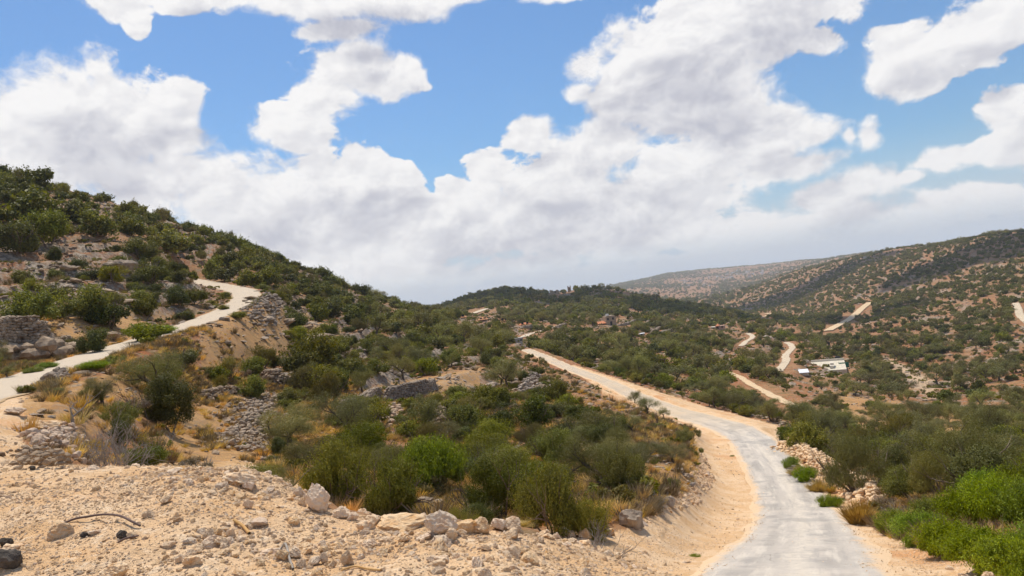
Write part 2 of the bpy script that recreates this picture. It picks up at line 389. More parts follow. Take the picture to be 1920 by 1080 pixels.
def full_h(x, y):
    x = np.asarray(x, float).ravel(); y = np.asarray(y, float).ravel()
    d = np.maximum(np.hypot(x, y), 0.8)
    h = base_h(x, y)
    px, py = project(x, y, h)
    fill = in_poly(px, py, FILLPOLY) & (d < 128) & (y > 0)
    fillw = fill.astype(float)
    near_fill = np.where(d < 20, 1, 0)
    add = np.zeros_like(h)
    for L, amp, seed in ((160, 2.6, 1), (60, 1.3, 2), (24, 0.7, 3), (9, 0.34, 4), (3.4, 0.15, 5), (1.3, 0.06, 6)):
        wgt = sstep(d / L, 1.6, 5.0)
        k = 0.22 if L > 2 else 0.6
        add += (vnoise(x / L, y / L, seed) - 0.5) * amp * wgt * np.where(fill, k, 1.0)
    # heaped dirt and rubble close to the camera
    wn = 1 - sstep(d, 16, 30)
    add += wn * ((fbm2(x / 1.1, y / 1.1, 3, 21) - 0.5) * 0.24 + (fbm2(x / 0.30, y / 0.30, 3, 31) - 0.5) * 0.10)
    # natural terraces and limestone ledges
    tn = h + add + (fbm2(x / 35, y / 35, 3, 41) - 0.5) * 6
    st = 1.9 + 0.5 * vnoise(x / 90, y / 90, 44)
    st = np.where(d > 450, 3.4, st)
    fr = tn / st - np.floor(tn / st)
    ter = (sstep(fr, 0.62, 0.95) - fr) * st
    tw = sstep(d, 32, 60) * (1 - sstep(d, 1500, 2500)) * 0.75 * (0.35 + 0.65 * sstep(fbm2(x / 30, y / 30, 2, 51), 0.40, 0.6))
    tw = np.where(fill, 0, tw)
    add += ter * tw
    h = h + add
    cliff = np.clip(sstep(fr, 0.60, 0.68) * (1 - sstep(fr, 0.93, 0.99)) * tw * 1.3, 0, 1)
    for r in ROADS:
        dist, zz = road_dist(x, y, r['pts'])
        inn = r['w'] / 2 + 0.25 + (0 if r['key'] in ('main', 'lane', 'spur') else 0.013 * d)
        k = 1 - sstep(dist, inn, inn + r['m'])
        h = h * (1 - k) + (zz - r['lift']) * k
        cliff = cliff * (1 - k)
        rub = sstep(dist, r['w'] / 2 + .3, r['w'] / 2 + 1.2) * k * np.where(fill, .25, 1)
        if r['key'] in ('main', 'lane', 'spur'):
            h = h + rub * ((fbm2(x / 1.6, y / 1.6, 3, 141) - .5) * .7 + (fbm2(x / .5, y / .5, 2, 142) - .5) * .2)
    return h, fillw, cliff, px, py

# polar ground sheet: fine inside the view, coarse behind
NR = 860
angs = np.concatenate([np.linspace(-0.76, 0.80, 900), np.linspace(0.80, 2 * math.pi - 0.76, 90)[1:-1]])
rads = np.exp(np.linspace(math.log(1.2), math.log(9000), NR))
NA = len(angs)
ga, gr = np.meshgrid(angs, rads, indexing='ij')
GX = np.sin(ga) * gr; GY = np.cos(ga) * gr
Hf, FILL, CLIFF, PXg, PYg = full_h(GX, GY)
GZ = Hf.reshape(NA, NR)
VIEW = 900
PXg, PYg = project(GX.ravel(), GY.ravel(), Hf)
FILL = (in_poly(PXg, PYg, FILLPOLY) & (gr.ravel() < 128) & (GY.ravel() > 0)).astype(float)
def ground(x, y):
    """height of the finished ground sheet (inside the viewed sector)"""
    x = np.asarray(x, float); y = np.asarray(y, float)
    a = np.arctan2(x, y); v = np.log(np.maximum(np.hypot(x, y), 1.2))
    return bil(GZ[:VIEW], angs[:VIEW], np.log(rads), a, v)
def hit(px, py, dmin=0):
    a, te = pix_ang(px, py)
    x = math.sin(a) * rads; y = math.cos(a) * rads
    w = ground(x, y) / rads
    k = np.nonzero((w >= te) & (rads > dmin))[0]
    i = k[0] if len(k) else int(np.argmax(np.where(rads > dmin, w, -9)))
    d = rads[i]
    return math.sin(a) * d, math.cos(a) * d, float(ground(np.array([x[i]]), np.array([y[i]]))[0]), d
# running maximum of the elevation angle: what the ground hides
Wg = GZ[:VIEW] / rads[None, :]
WMAX = np.maximum.accumulate(Wg, axis=1)
def visible(x, y, ztop, slack=0.0):
    d = np.hypot(x, y)
    a = np.arctan2(x, y)
    return (ztop / d) > bil(WMAX, angs[:VIEW], np.log(rads), a, np.log(d * 0.97)) - slack

def new_mesh(name, verts, faces, mat=None, smooth=False, mats=None, midx=None):
    """faces: (n,k) array or list of lists"""
    me = bpy.data.meshes.new(name)
    verts = np.asarray(verts, np.float32)
    if isinstance(faces, np.ndarray):
        nf, k = faces.shape
        me.vertices.add(len(verts)); me.vertices.foreach_set('co', verts.ravel())
        me.loops.add(nf * k); me.loops.foreach_set('vertex_index', faces.astype(np.int32).ravel())
        me.polygons.add(nf); me.polygons.foreach_set('loop_start', np.arange(0, nf * k, k, dtype=np.int32))
        me.polygons.foreach_set('loop_total', np.full(nf, k, np.int32))
    else:
        me.from_pydata(verts.tolist(), [], faces)
    for m in (mats or ([mat] if mat else [])): me.materials.append(m)
    if midx is not None: me.polygons.foreach_set('material_index', np.asarray(midx, np.int32))
    me.polygons.foreach_set('use_smooth', np.full(len(me.polygons), smooth, bool))
    me.update(calc_edges=True)
    return me
def set_attr(me, name, arr):
    at = me.attributes.new(name, 'FLOAT', 'POINT'); at.data.foreach_set('value', np.asarray(arr, np.float32).ravel())
def link(name, me, parent=None, loc=None, rot=None, scl=None):
    o = bpy.data.objects.new(name, me); COL.objects.link(o)
    if parent is not None: o.parent = parent
    if loc is not None: o.location = loc
    if rot is not None: o.rotation_euler = rot
    if scl is not None: o.scale = scl
    return o
def tag(o, label=None, cat=None, group=None, kind=None):
    if label: o['label'] = label
    if cat: o['category'] = cat
    if group: o['group'] = group
    if kind: o['kind'] = kind
    return o

# ------------------------------------------------------------------ materials of the land
def mat_base(name):
    m = bpy.data.materials.new(name); m.use_nodes = True
    t = m.node_tree; t.nodes.clear(); s = NT(t)
    out = s.n('ShaderNodeOutputMaterial'); b = s.n('ShaderNodeBsdfPrincipled')
    s.l(b.outputs[0], out.inputs[0]); b.inputs['Roughness'].default_value = 0.95
    b.inputs['Specular IOR Level'].default_value = 0.15
    return m, s, b, out
def bump(s, b, h, strength, dist):
    bp = s.n('ShaderNodeBump'); bp.inputs['Strength'].default_value = strength; bp.inputs['Distance'].default_value = dist
    s.l(h, bp.inputs['Height']); s.l(bp.outputs[0], b.inputs['Normal'])
FILL_A = (0.62, 0.395, 0.205); FILL_B = (0.69, 0.49, 0.30); FILL_C = (0.58, 0.31, 0.14)
def ground_mat():
    m, s, b, out = mat_base('ground_soil')
    P = s.n('ShaderNodeNewGeometry').outputs['Position']
    n1 = s.noise(P, 0.9, 6, 0.6); n2 = s.noise(P, 9, 6, 0.65); n3 = s.noise(P, 0.16, 5, 0.6); n4 = s.noise(P, 38, 3, 0.7)
    fillc = s.mix(s.step(n1, 0.38, 0.62), FILL_A, FILL_B)
    fillc = s.mix(s.step(n3, 0.50, 0.62), fillc, FILL_C)
    fillc = s.mix(s.step(n2, 0.50, 0.72, 0, 0.6), fillc, (0.80, 0.68, 0.52))
    fillc = s.mix(s.step(n4, 0.60, 0.75, 0, 0.4), fillc, (0.42, 0.25, 0.12))
    # hillside soil: straw, red earth, stony grey, scrub litter
    h1 = s.noise(P, 0.055, 6, 0.62); h2 = s.noise(P, 0.35, 7, 0.66); h3 = s.noise(P, 1.7, 6, 0.7); h4 = s.noise(P, 0.012, 4, 0.6)
    soil = s.mix(s.step(h1, 0.42, 0.60), (0.33, 0.172, 0.078), (0.29, 0.115, 0.048))
    soil = s.mix(s.step(h3, 0.46, 0.66), soil, (0.31, 0.195, 0.11))
    soil = s.mix(s.step(h2, 0.50, 0.60, 0, 0.75), soil, (0.17, 0.125, 0.055))
    stone = s.math('MULTIPLY', s.step(h3, 0.53, 0.60), s.step(h2, 0.36, 0.50, 1.0, 0.1))
    soil = s.mix(stone, soil, (0.36, 0.295, 0.225))
    cl = s.math('MULTIPLY', s.attr('cliff'), s.step(h2, 0.35, 0.55, 0.15, 1.0))
    rockc = s.mix(s.step(h3, 0.40, 0.62), (0.16, 0.13, 0.10), (0.40, 0.335, 0.265))
    soil = s.mix(cl, soil, rockc)
    base = s.mix(s.attr('fill'), soil, fillc)
    wadi = s.math('MULTIPLY', s.attr('wadi'), s.step(h3, 0.36, 0.5, 0.4, 1.0))
    base = s.mix(wadi, base, (0.50, 0.37, 0.24))
    # bare yellow straw slopes of the hollow
    st = s.math('MULTIPLY', s.attr('straw'), s.step(h3, 0.40, 0.60, 1.0, 0.35))
    base = s.mix(st, base, s.mix(n1, (0.45, 0.24, 0.092), (0.46, 0.295, 0.13)))
    s.l(base, b.inputs['Base Color'])
    hh = s.math('ADD', s.math('MULTIPLY', n2, 0.6), s.math('MULTIPLY', n4, 0.4))
    hh = s.math('ADD', hh, s.math('MULTIPLY', h3, 2.0))
    bump(s, b, hh, 0.8, 0.07)
    return m
M_GROUND = ground_mat()
STRAWPOLY = [[(300,740),(480,735),(490,870),(330,885),(300,850)],[(560,760),(640,740),(720,720),(900,690),(900,730),(720,760),(690,790),(560,800)],[(370,600),(560,560),(600,620),(500,680),(380,690)],[(140,560),(330,590),(250,640),(120,670),(0,700),(0,690)],[(540,780),(620,770),(640,850),(540,860)],[(1150,860),(1300,850),(1310,900),(1230,930)],[(1560,735),(1900,780),(1900,860),(1560,800)],[(40,745),(200,700),(330,700),(330,760),(60,860)],[(560,590),(640,610),(640,650),(560,640)]]
def ground_object():
    verts = np.stack([GX.ravel(), GY.ravel(), GZ.ravel()], 1)
    i, j = np.meshgrid(np.arange(NA), np.arange(NR - 1), indexing='ij')
    i2 = (i + 1) % NA
    f = np.stack([i * NR + j, i * NR + j + 1, i2 * NR + j + 1, i2 * NR + j], -1).reshape(-1, 4)
    c = len(verts)
    verts = np.vstack([verts, [[0, 0, GZ[:, 0].mean()]]])
    me = new_mesh('ground', verts, f, M_GROUND, smooth=True)
    # centre disc
    bm = bmesh.new(); bm.from_mesh(me); bm.verts.ensure_lookup_table()
    for k in range(NA):
        bm.faces.new((bm.verts[c], bm.verts[k * NR], bm.verts[((k + 1) % NA) * NR])).smooth = True
    bm.to_mesh(me); bm.free()
    px = np.append(PXg, 0); py = np.append(PYg, 0)
    d = np.append(gr.ravel(), 1)
    set_attr(me, 'fill', np.append(FILL, 1) + 0)
    set_attr(me, 'cliff', np.append(CLIFF, 0))
    straw = np.zeros(len(px))
    for p in STRAWPOLY: straw = np.maximum(straw, in_poly(px, py, p).astype(float))
    straw *= (d < 260)
    set_attr(me, 'straw', straw)
    wadi = np.zeros(len(px))
    W = road_ray([(1655,665),(1690,682),(1712,700),(1735,720),(1752,735),(1775,752)], 2)
    dd, _ = road_dist(verts[:, 0].astype(float), verts[:, 1].astype(float), W)
    wadi = np.maximum(wadi, 1 - sstep(dd + 3 * (vnoise(verts[:, 0] / 4, verts[:, 1] / 4, 3) - .5), 1.0, 3.6))
    set_attr(me, 'wadi', wadi)
    o = link('ground', me); tag(o, kind='structure')
    return o
ground_object()

def strip_mat(name, kind):
    m, s, b, out = mat_base(name)
    P = s.n('ShaderNodeNewGeometry').outputs['Position']
    lat = s.attr('lat')      # -1..1 across
    n1 = s.noise(P, 0.5, 5, 0.6); n2 = s.noise(P, 5, 6, 0.7); n3 = s.noise(P, 60, 3, 0.7)
    if kind == 'asphalt':
        c = s.mix(s.step(n1, 0.35, 0.65), (0.52, 0.47, 0.41), (0.43, 0.395, 0.35))
        c = s.mix(s.step(n2, 0.45, 0.75, 0, 0.5), c, (0.62, 0.58, 0.52))
        wn = s.n('ShaderNodeTexNoise'); s.l(P, wn.inputs['Vector']); wn.inputs['Scale'].default_value = 0.35
        lw = s.math('ADD', lat, s.math('MULTIPLY', s.math('SUBTRACT', n1, 0.5), 0.8))
        mid = s.step(s.math('ABSOLUTE', s.math('SUBTRACT', lw, 0.05)), 0.0, 0.22, 1, 0)
        c = s.mix(s.math('MULTIPLY', mid, s.step(n2, 0.35, 0.6, 0.1, 0.6)), c, (0.68, 0.61, 0.50))
        tr = s.math('ABSOLUTE', s.math('SUBTRACT', s.math('ABSOLUTE', lw), 0.42))
        c = s.mix(s.math('MULTIPLY', s.step(tr, 0.0, 0.2, 1, 0), s.step(n1, 0.3, 0.6, 0.15, 0.7)), c, (0.34, 0.315, 0.285))
        cx = s.n('ShaderNodeCombineXYZ'); s.l(s.math('MULTIPLY', lat, 3.2), cx.inputs[0]); s.l(s.math('MULTIPLY', s.attr('along'), 0.13), cx.inputs[1])
        sk = s.noise(cx.outputs[0], 1.6, 5, 0.62)
        c = s.mix(s.step(sk, 0.50, 0.66, 0, 0.65), c, (0.64, 0.585, 0.50))
        c = s.mix(s.step(sk, 0.34, 0.46, 0.6, 0), c, (0.36, 0.335, 0.305))
        pz = s.noise(P, 0.22, 3, 0.5)
        c = s.mix(s.step(pz, 0.58, 0.60, 0, 0.6), c, (0.345, 0.325, 0.295))
        vo = s.n('ShaderNodeTexVoronoi', feature='DISTANCE_TO_EDGE'); vo.inputs['Scale'].default_value = 0.33; s.l(s.vm('ADD', P, s.scale(wn.outputs['Color'], 1.5)), vo.inputs['Vector'])
        c = s.mix(s.math('MULTIPLY', s.step(n1, 0.50, 0.60), s.step(vo.outputs['Distance'], 0.0, 0.008, 0.6, 0)), c, (0.20, 0.18, 0.155))
        c = s.mix(s.math('MULTIPLY', s.attr('dust'), s.step(n1, 0.3, 0.6, 0.95, 0.55)), c, (0.56, 0.44, 0.30))
        edge = s.step(s.math('ADD', s.math('ABSOLUTE', lat), s.math('ADD', s.math('MULTIPLY', s.math('SUBTRACT', n2, 0.5), 0.5), s.math('MULTIPLY', s.math('SUBTRACT', n1, 0.5), 0.5))), 0.70, 0.93)
        c = s.mix(edge, c, (0.67, 0.49, 0.31))
    elif kind == 'concrete':
        c = s.mix(n1, (0.53, 0.44, 0.33), (0.58, 0.495, 0.38))
        c = s.mix(s.step(n2, 0.5, 0.75, 0, 0.5), c, (0.46, 0.40, 0.33))
        edge = s.step(s.math('ADD', s.math('ABSOLUTE', lat), s.math('MULTIPLY', s.math('SUBTRACT', n2, 0.5), 0.6)), 0.8, 1.0)
        c = s.mix(edge, c, (0.44, 0.30, 0.16))
    elif kind == 'white':
        c = s.mix(n1, (0.60, 0.50, 0.37), (0.52, 0.43, 0.31))
    else:
        c = s.mix(n1, (0.64, 0.47, 0.27), (0.56, 0.43, 0.29))
    s.l(c, b.inputs['Base Color'])
    bump(s, b, s.math('ADD', n2, n3), 0.5, 0.02)
    return m
MA = strip_mat('worn_asphalt', 'asphalt'); MC = strip_mat('pale_concrete', 'concrete'); MW = strip_mat('bleached_road', 'white'); MD = strip_mat('dirt_track', 'dirt')
def strip(name, pts, width, mat, lift, nl=9, label=None, wvar=0.0):
    P = pts
    T = np.gradient(P[:, :2], axis=0); T /= np.linalg.norm(T, axis=1)[:, None] + 1e-9
    N = np.stack([T[:, 1], -T[:, 0]], 1)
    lat = np.linspace(-1, 1, nl); V = []; L = []
    for i in range(len(P)):
        for l in lat:
            wd = width / 2 * (1 - (.34 * float(sstep(np.hypot(P[i, 0], P[i, 1]), 70, 105)) if name == 'road' and width == 3.8 else 0))
            if abs(l) == 1: wd += (vnoise(P[i, 0] / 1.5, P[i, 1] / 1.5 + l * 7, 61) - 0.5) * wvar
            x, y = P[i, :2] + N[i] * l * wd
            z = P[i, 2] + lift - (0.05 if abs(l) == 1 else 0)
            if np.hypot(P[i, 0], P[i, 1]) < 90:
                z += (vnoise(x / 2.5, y / 2.5, 62) - 0.5) * 0.04
            V.append((x, y, z)); L.append(l)
    n = len(P); i, j = np.meshgrid(np.arange(n - 1), np.arange(nl - 1), indexing='ij')
    f = np.stack([i * nl + j, (i + 1) * nl + j, (i + 1) * nl + j + 1, i * nl + j + 1], -1).reshape(-1, 4)
    me = new_mesh(name, V, f, mat, smooth=True); set_attr(me, 'lat', L); set_attr(me, 'along', np.repeat(np.concatenate([[0], np.cumsum(np.linalg.norm(np.diff(P, axis=0), axis=1))]), nl)); set_attr(me, 'dust', sstep(np.hypot(np.array(V)[:, 0], np.array(V)[:, 1]), 60, 82))
    o = link(name, me); tag(o, kind='structure'); return o
for r in ROADS:
    k = r['key']
    nm, mt = {'main': ('road', MA), 'spur': ('road', MA), 'lane': ('road', MC), 'village': ('path', MC), 'knoll': ('path', MW), 'bend': ('road', MW), 'curve': ('road', MW), 'east': ('road', MW), 'scar': ('path', MD), 'track': ('path', MD), 'far': ('path', MD)}[k]
    strip(nm, r['pts'], r['w'], mt, {'spur': -0.012}.get(k, 0.012), wvar=0.5 if k != 'main' else 0.35)

# ------------------------------------------------------------------ plant and stone building
def rnd(a, b): return a + (b - a) * rng.random()
def leaf_mat(name, dark, light, tr=0.25, rough=0.6):
    m, s, b, out = mat_base(name)
    tint = s.attr('tint')
    oi = s.n('ShaderNodeObjectInfo')
    r = oi.outputs['Random']
    c = s.mix(tint, dark, light)
    hs = s.n('ShaderNodeHueSaturation'); s.l(c, hs.inputs['Color'])
    s.l(s.math('ADD', 0.482, s.math('MULTIPLY', r, 0.034)), hs.inputs['Hue'])
    s.l(s.math('ADD', 0.96, s.math('MULTIPLY', s.math('FRACT', s.math('MULTIPLY', r, 7.3)), 0.28)), hs.inputs['Saturation'])
    s.l(s.math('ADD', 0.72, s.math('MULTIPLY', s.math('FRACT', s.math('MULTIPLY', r, 13.7)), 0.62)), hs.inputs['Value'])
    s.l(hs.outputs[0], b.inputs['Base Color'])
    b.inputs['Roughness'].default_value = rough; b.inputs['Specular IOR Level'].default_value = 0.25
    tb = s.n('ShaderNodeBsdfTranslucent')
    s.l(s.mix(1.0, hs.outputs[0], (1.5, 1.4, 0.6), 'MULTIPLY'), tb.inputs[0])
    mx = s.n('ShaderNodeMixShader'); mx.inputs[0].default_value = tr
    s.l(b.outputs[0], mx.inputs[1]); s.l(tb.outputs[0], mx.inputs[2]); s.l(mx.outputs[0], out.inputs[0])
    return m
ML_OAK = leaf_mat('oak_leaves', (0.075, 0.083, 0.014), (0.250, 0.250, 0.048))
ML_DARK = leaf_mat('dark_oak_leaves', (0.038, 0.047, 0.011), (0.140, 0.150, 0.032))
ML_OLIVE = leaf_mat('olive_leaves', (0.095, 0.097, 0.034), (0.250, 0.240, 0.100))
ML_BROOM = leaf_mat('broom_twigs', (0.105, 0.100, 0.034), (0.240, 0.215, 0.080))
ML_BRIGHT = leaf_mat('fresh_leaves', (0.070, 0.095, 0.014), (0.300, 0.370, 0.048), 0.3)
ML_DRY = leaf_mat('dry_leaves', (0.13, 0.095, 0.058), (0.29, 0.225, 0.145), 0.15)
ML_STRAW = leaf_mat('straw', (0.44, 0.29, 0.11), (0.68, 0.50, 0.23), 0.2)
def plain_mat(name, col, rough=0.9, nz=None, sc=3.0, amt=0.4, bmp=0.0):
    m, s, b, out = mat_base(name)
    co = s.n('ShaderNodeTexCoord').outputs['Object']
    n = s.noise(co, sc, 6, 0.65)
    c = s.mix(s.step(n, 0.35, 0.68), col, nz if nz else tuple(x * (1 - amt) for x in col))
    s.l(c, b.inputs['Base Color']); b.inputs['Roughness'].default_value = rough
    if bmp: bump(s, b, n, bmp, 0.05)
    return m
MB_BARK = plain_mat('olive_bark', (0.075, 0.06, 0.047), nz=(0.15, 0.125, 0.10), sc=8, bmp=0.6)
MB_DEAD = plain_mat('dead_wood', (0.24, 0.205, 0.175), nz=(0.38, 0.34, 0.30), sc=9)
MB_TWIG = plain_mat('brown_twig', (0.13, 0.095, 0.07), nz=(0.23, 0.18, 0.14), sc=9)

def leaves(centers, radii, n, size, aspect=0.5, droop=0.0, flat=0.85, upright=0.0, shell=0.55, seed=None):
    """leaf-sized quads spread through overlapping lobes; returns verts, faces, tint"""
    C = np.asarray(centers, float); Rr = np.asarray(radii, float)
    vol = Rr ** 2.0
    k = rng.choice(len(C), n, p=vol / vol.sum())
    d = rng.normal(size=(n, 3)); d /= np.linalg.norm(d, axis=1)[:, None]
    r = (shell + (1 - shell) * rng.random(n) ** 0.6) * (1 + 0.07 * rng.normal(size=n))
    nz = vnoise(d[:, 0] * 2.4 + k * 3.1 + d[:, 2] * 1.7, d[:, 1] * 2.4 - k * 1.3 + d[:, 2] * 1.1, 151)
    nf = vnoise(d[:, 0] * 5.5 + k * 1.9 + d[:, 2] * 4.1, d[:, 1] * 5.5 - d[:, 2] * 3.3, 152)
    r = r * (0.70 + 0.55 * nz) * np.where(nf > .62, .72, 1.0)
    P = C[k] + d * (Rr[k] * r)[:, None] * np.array([1, 1, flat])
    ok = P[:, 2] > 0.0
    P[:, 2] = np.where(ok, P[:, 2], -P[:, 2] * 0.3)
    nn = d * 0.9 + rng.normal(size=(n, 3)) * 0.75 + np.array([0, 0, 0.45])
    nn /= np.linalg.norm(nn, axis=1)[:, None]
    t = np.cross(nn, rng.normal(size=(n, 3)))
    if upright: t = t * (1 - upright) + np.array([0, 0, 1.0]) * upright + rng.normal(size=(n, 3)) * 0.25
    t /= np.linalg.norm(t, axis=1)[:, None]
    bt = np.cross(nn, t); bt /= np.linalg.norm(bt, axis=1)[:, None] + 1e-9
    s = size * (0.6 + 0.8 * rng.random(n))
    a = t * s[:, None]; b = bt * (s * aspect)[:, None]
    V = np.stack([P - a, P - b * 0.9 , P + a, P + b * 0.9], 1).reshape(-1, 3)
    Fc = np.arange(n * 4).reshape(-1, 4)
    lobe_t = rng.random(len(C))
    tint = np.clip(0.15 + 0.35 * lobe_t[k] + 0.5 * rng.random(n) ** 1.2, 0, 1)
    return V, Fc, np.repeat(tint, 4)
def tube(pts, rad, sides=5):
    pts = np.asarray(pts, float); n = len(pts)
    T = np.gradient(pts, axis=0); T /= np.linalg.norm(T, axis=1)[:, None] + 1e-9
    ref = np.array([0.3, 0.9, 0.2]); U = np.cross(T, ref); U /= np.linalg.norm(U, axis=1)[:, None] + 1e-9
    W = np.cross(T, U); ang = np.linspace(0, 2 * math.pi, sides, endpoint=False)
    V = pts[:, None] + (U[:, None] * np.cos(ang)[None, :, None] + W[:, None] * np.sin(ang)[None, :, None]) * np.asarray(rad)[:, None, None]
    f = []
    for i in range(n - 1):
        for j in range(sides):
            f.append((i * sides + j, i * sides + (j + 1) % sides, (i + 1) * sides + (j + 1) % sides, (i + 1) * sides + j))
    return V.reshape(-1, 3), np.array(f)
def merge(parts):
    V = []; Fq = []; o = 0
    for v, f in parts:
        V.append(v); Fq.append(f + o); o += len(v)
    return np.vstack(V), np.vstack(Fq)
def branches(base, dirv, length, r, depth, spread=0.6, kids=3, sides=5, gnarl=0.25, out=None, tips=None):
    if out is None: out = []
    n = 5 if depth > 0 else 4
    p = np.array(base, float); d = np.array(dirv, float); d /= np.linalg.norm(d); pts = [p.copy()]
    for i in range(n - 1):
        d = d + rng.normal(size=3) * gnarl * 0.5; d /= np.linalg.norm(d)
        p = p + d * length / (n - 1); pts.append(p.copy())
    rr = np.linspace(r, r * 0.55, n) if depth > 0 else np.linspace(r, r * 0.25, n)
    out.append(tube(pts, rr, sides if r > 0.02 else 3))
    if depth > 0:
        for q in range(kids + (rng.random() < 0.4)):
            k = rng.integers(max(1, n - 3), n)
            nd = d + rng.normal(size=3) * spread; nd[2] += 0.25
            branches(pts[k], nd, length * rnd(0.55, 0.85), r * 0.55, depth - 1, spread, kids, sides, gnarl, out, tips)
    elif tips is not None: tips.append(pts[-1])
    return out
def dome_lobes(w, h, n, zlo=0.2, jitter=0.18):
    """overlapping lobes filling a rounded, uneven crown of width w and height h"""
    C = []; R = []
    for i in range(n):
        a = rng.random() * 2 * math.pi; q = math.sqrt(rng.random())
        rad = q * w * 0.36
        z = h * (zlo + (0.80 - zlo) * rng.random() * (1 - 0.55 * q ** 2)) 
        r = min(w, h * 1.3) * rnd(0.14, 0.27) * (1.12 - 0.35 * q)
        C.append((math.cos(a) * rad * (1 + rnd(-jitter, jitter)), math.sin(a) * rad, z)); R.append(r)
    return C, R

def shrub_mesh(name, mat, w, h, lobes, n, size, aspect=0.5, twig=None, twigs=0, upright=0.0, zlo=0.2, flat=0.85, shell=0.5, stalks=0.0):
    C, R = dome_lobes(w, h, lobes, zlo)
    V, Fq, T = leaves(C, R, n, size, aspect, upright=upright, flat=flat, shell=shell)
    if stalks:     # sprays that break the outline
        ns = int(n * stalks); ka = rng.random(ns // 12 + 1) * 2 * math.pi; 
        extra = []
        for a in ka:
            q = rng.random() ** .5; c = np.array([math.cos(a) * w * .42 * q, math.sin(a) * w * .42 * q, h * rnd(.55, .8) * (1 - .4 * q * q)])
            dd = np.array([math.cos(a) * q, math.sin(a) * q, rnd(.6, 1.4)]); dd /= np.linalg.norm(dd)
            for k in range(12): extra.append(c + dd * h * .32 * k / 12 + rng.normal(size=3) * size * .6)
        E = np.array(extra); m_ = len(E)
        t = rng.normal(size=(m_, 3)) + [0, 0, .6]; t /= np.linalg.norm(t, axis=1)[:, None]; b_ = np.cross(t, rng.normal(size=(m_, 3))); b_ /= np.linalg.norm(b_, axis=1)[:, None]
        t *= size * .9; b_ *= size * .9 * aspect
        V2 = np.stack([E - t, E - b_, E + t, E + b_], 1).reshape(-1, 3)
        Fq = np.vstack([Fq, np.arange(m_ * 4).reshape(-1, 4) + len(V)]); V = np.vstack([V, V2]); T = np.concatenate([T, np.repeat(rng.random(m_), 4)])
    nl = len(Fq); mats = [mat]
    if twigs:
        parts = []
        for i in range(twigs):
            a = rng.random() * 2 * math.pi
            branches((math.cos(a) * w * 0.05, math.sin(a) * w * 0.05, -0.1), (math.cos(a) * 0.8, math.sin(a) * 0.8, 1.1), h * 0.55, 0.02 * h + 0.008, 2, 0.5, 2, 4, out=parts)
        V2, F2 = merge(parts)
        Fq = np.vstack([Fq, F2 + len(V)]); V = np.vstack([V, V2]); T = np.concatenate([T, np.full(len(V2), 0.5)])
        mats.append(twig or MB_TWIG)
    me = new_mesh(name, V, Fq, mats=mats, midx=np.concatenate([np.zeros(nl), np.ones(len(Fq) - nl)]))
    set_attr(me, 'tint', T)
    return me
def tree_meshes(w, h, trunk_h, n, size, mat=None, thick=0.14, lean=0.15, lobes=16, zlo=0.45, aspect=0.28, bark=None):
    """crown mesh and trunk mesh of an olive-like tree"""
    tips = []; parts = []
    base = np.array([0, 0, -0.15]); d0 = np.array([rnd(-lean, lean), rnd(-lean, lean), 1])
    # short twisted bole
    p = base.copy(); pts = [p.copy()]; d = d0 / np.linalg.norm(d0)
    for i in range(5):
        d = d + rng.normal(size=3) * 0.12; d[2] = abs(d[2]); d /= np.linalg.norm(d)
        p = p + d * (trunk_h + 0.15) / 5; pts.append(p.copy())
    parts.append(tube(pts, np.array([1.5, 1.15, 1.0, .92, .9, .95]) * thick, 8))
    for k in range(4):
        a = k * math.pi / 2 + rnd(-.4, .4)
        branches(pts[-1], (math.cos(a), math.sin(a), rnd(.6, 1.1)), (h - trunk_h) * 0.5, thick * 0.55, 2, 0.55, 2, 5, out=parts, tips=tips)
    V, Fq = merge(parts); trunk = new_mesh('trunk', V, Fq, bark or MB_BARK, smooth=True)
    C = []; R = []
    top = pts[-1]
    for t in tips[:: max(1, len(tips) // lobes)]:
        q = np.array(t); q = top + (q - top) * 1.0
        C.append(q); R.append(w * rnd(0.12, 0.20))
    C2, R2 = dome_lobes(w, h, lobes // 2, zlo)
    C2 = [np.array(c) + [top[0] * .6, top[1] * .6, 0] for c in C2]
    V, Fq, T = leaves(C + C2, R + R2, n, size, aspect, shell=0.35)
    keep = V.reshape(-1, 4, 3)[:, :, 2].min(1) > trunk_h * 0.62
    V = V.reshape(-1, 4, 3)[keep].reshape(-1, 3); T = T.reshape(-1, 4)[keep].ravel(); Fq = np.arange(len(V)).reshape(-1, 4)
    crown = new_mesh('crown', V, Fq, mat or ML_OLIVE); set_attr(crown, 'tint', T)
    return crown, trunk
def join_tree(crown, trunk, name):
    a = np.empty(len(crown.vertices) * 3, np.float32); crown.vertices.foreach_get('co', a)
    b = np.empty(len(trunk.vertices) * 3, np.float32); trunk.vertices.foreach_get('co', b)
    fa = np.empty(len(crown.loops), np.int32); crown.loops.foreach_get('vertex_index', fa)
    fb = np.empty(len(trunk.loops), np.int32); trunk.loops.foreach_get('vertex_index', fb)
    ta = np.empty(len(crown.vertices), np.float32); crown.attributes['tint'].data.foreach_get('value', ta)
    V = np.vstack([a.reshape(-1, 3), b.reshape(-1, 3)])
    Fq = np.vstack([fa.reshape(-1, 4), fb.reshape(-1, 4) + len(crown.vertices)])
    me = new_mesh(name, V, Fq, mats=[crown.materials[0], trunk.materials[0]], midx=np.concatenate([np.zeros(len(crown.polygons)), np.ones(len(trunk.polygons))]))
    set_attr(me, 'tint', np.concatenate([ta, np.full(len(trunk.vertices), .5)]))
    return me

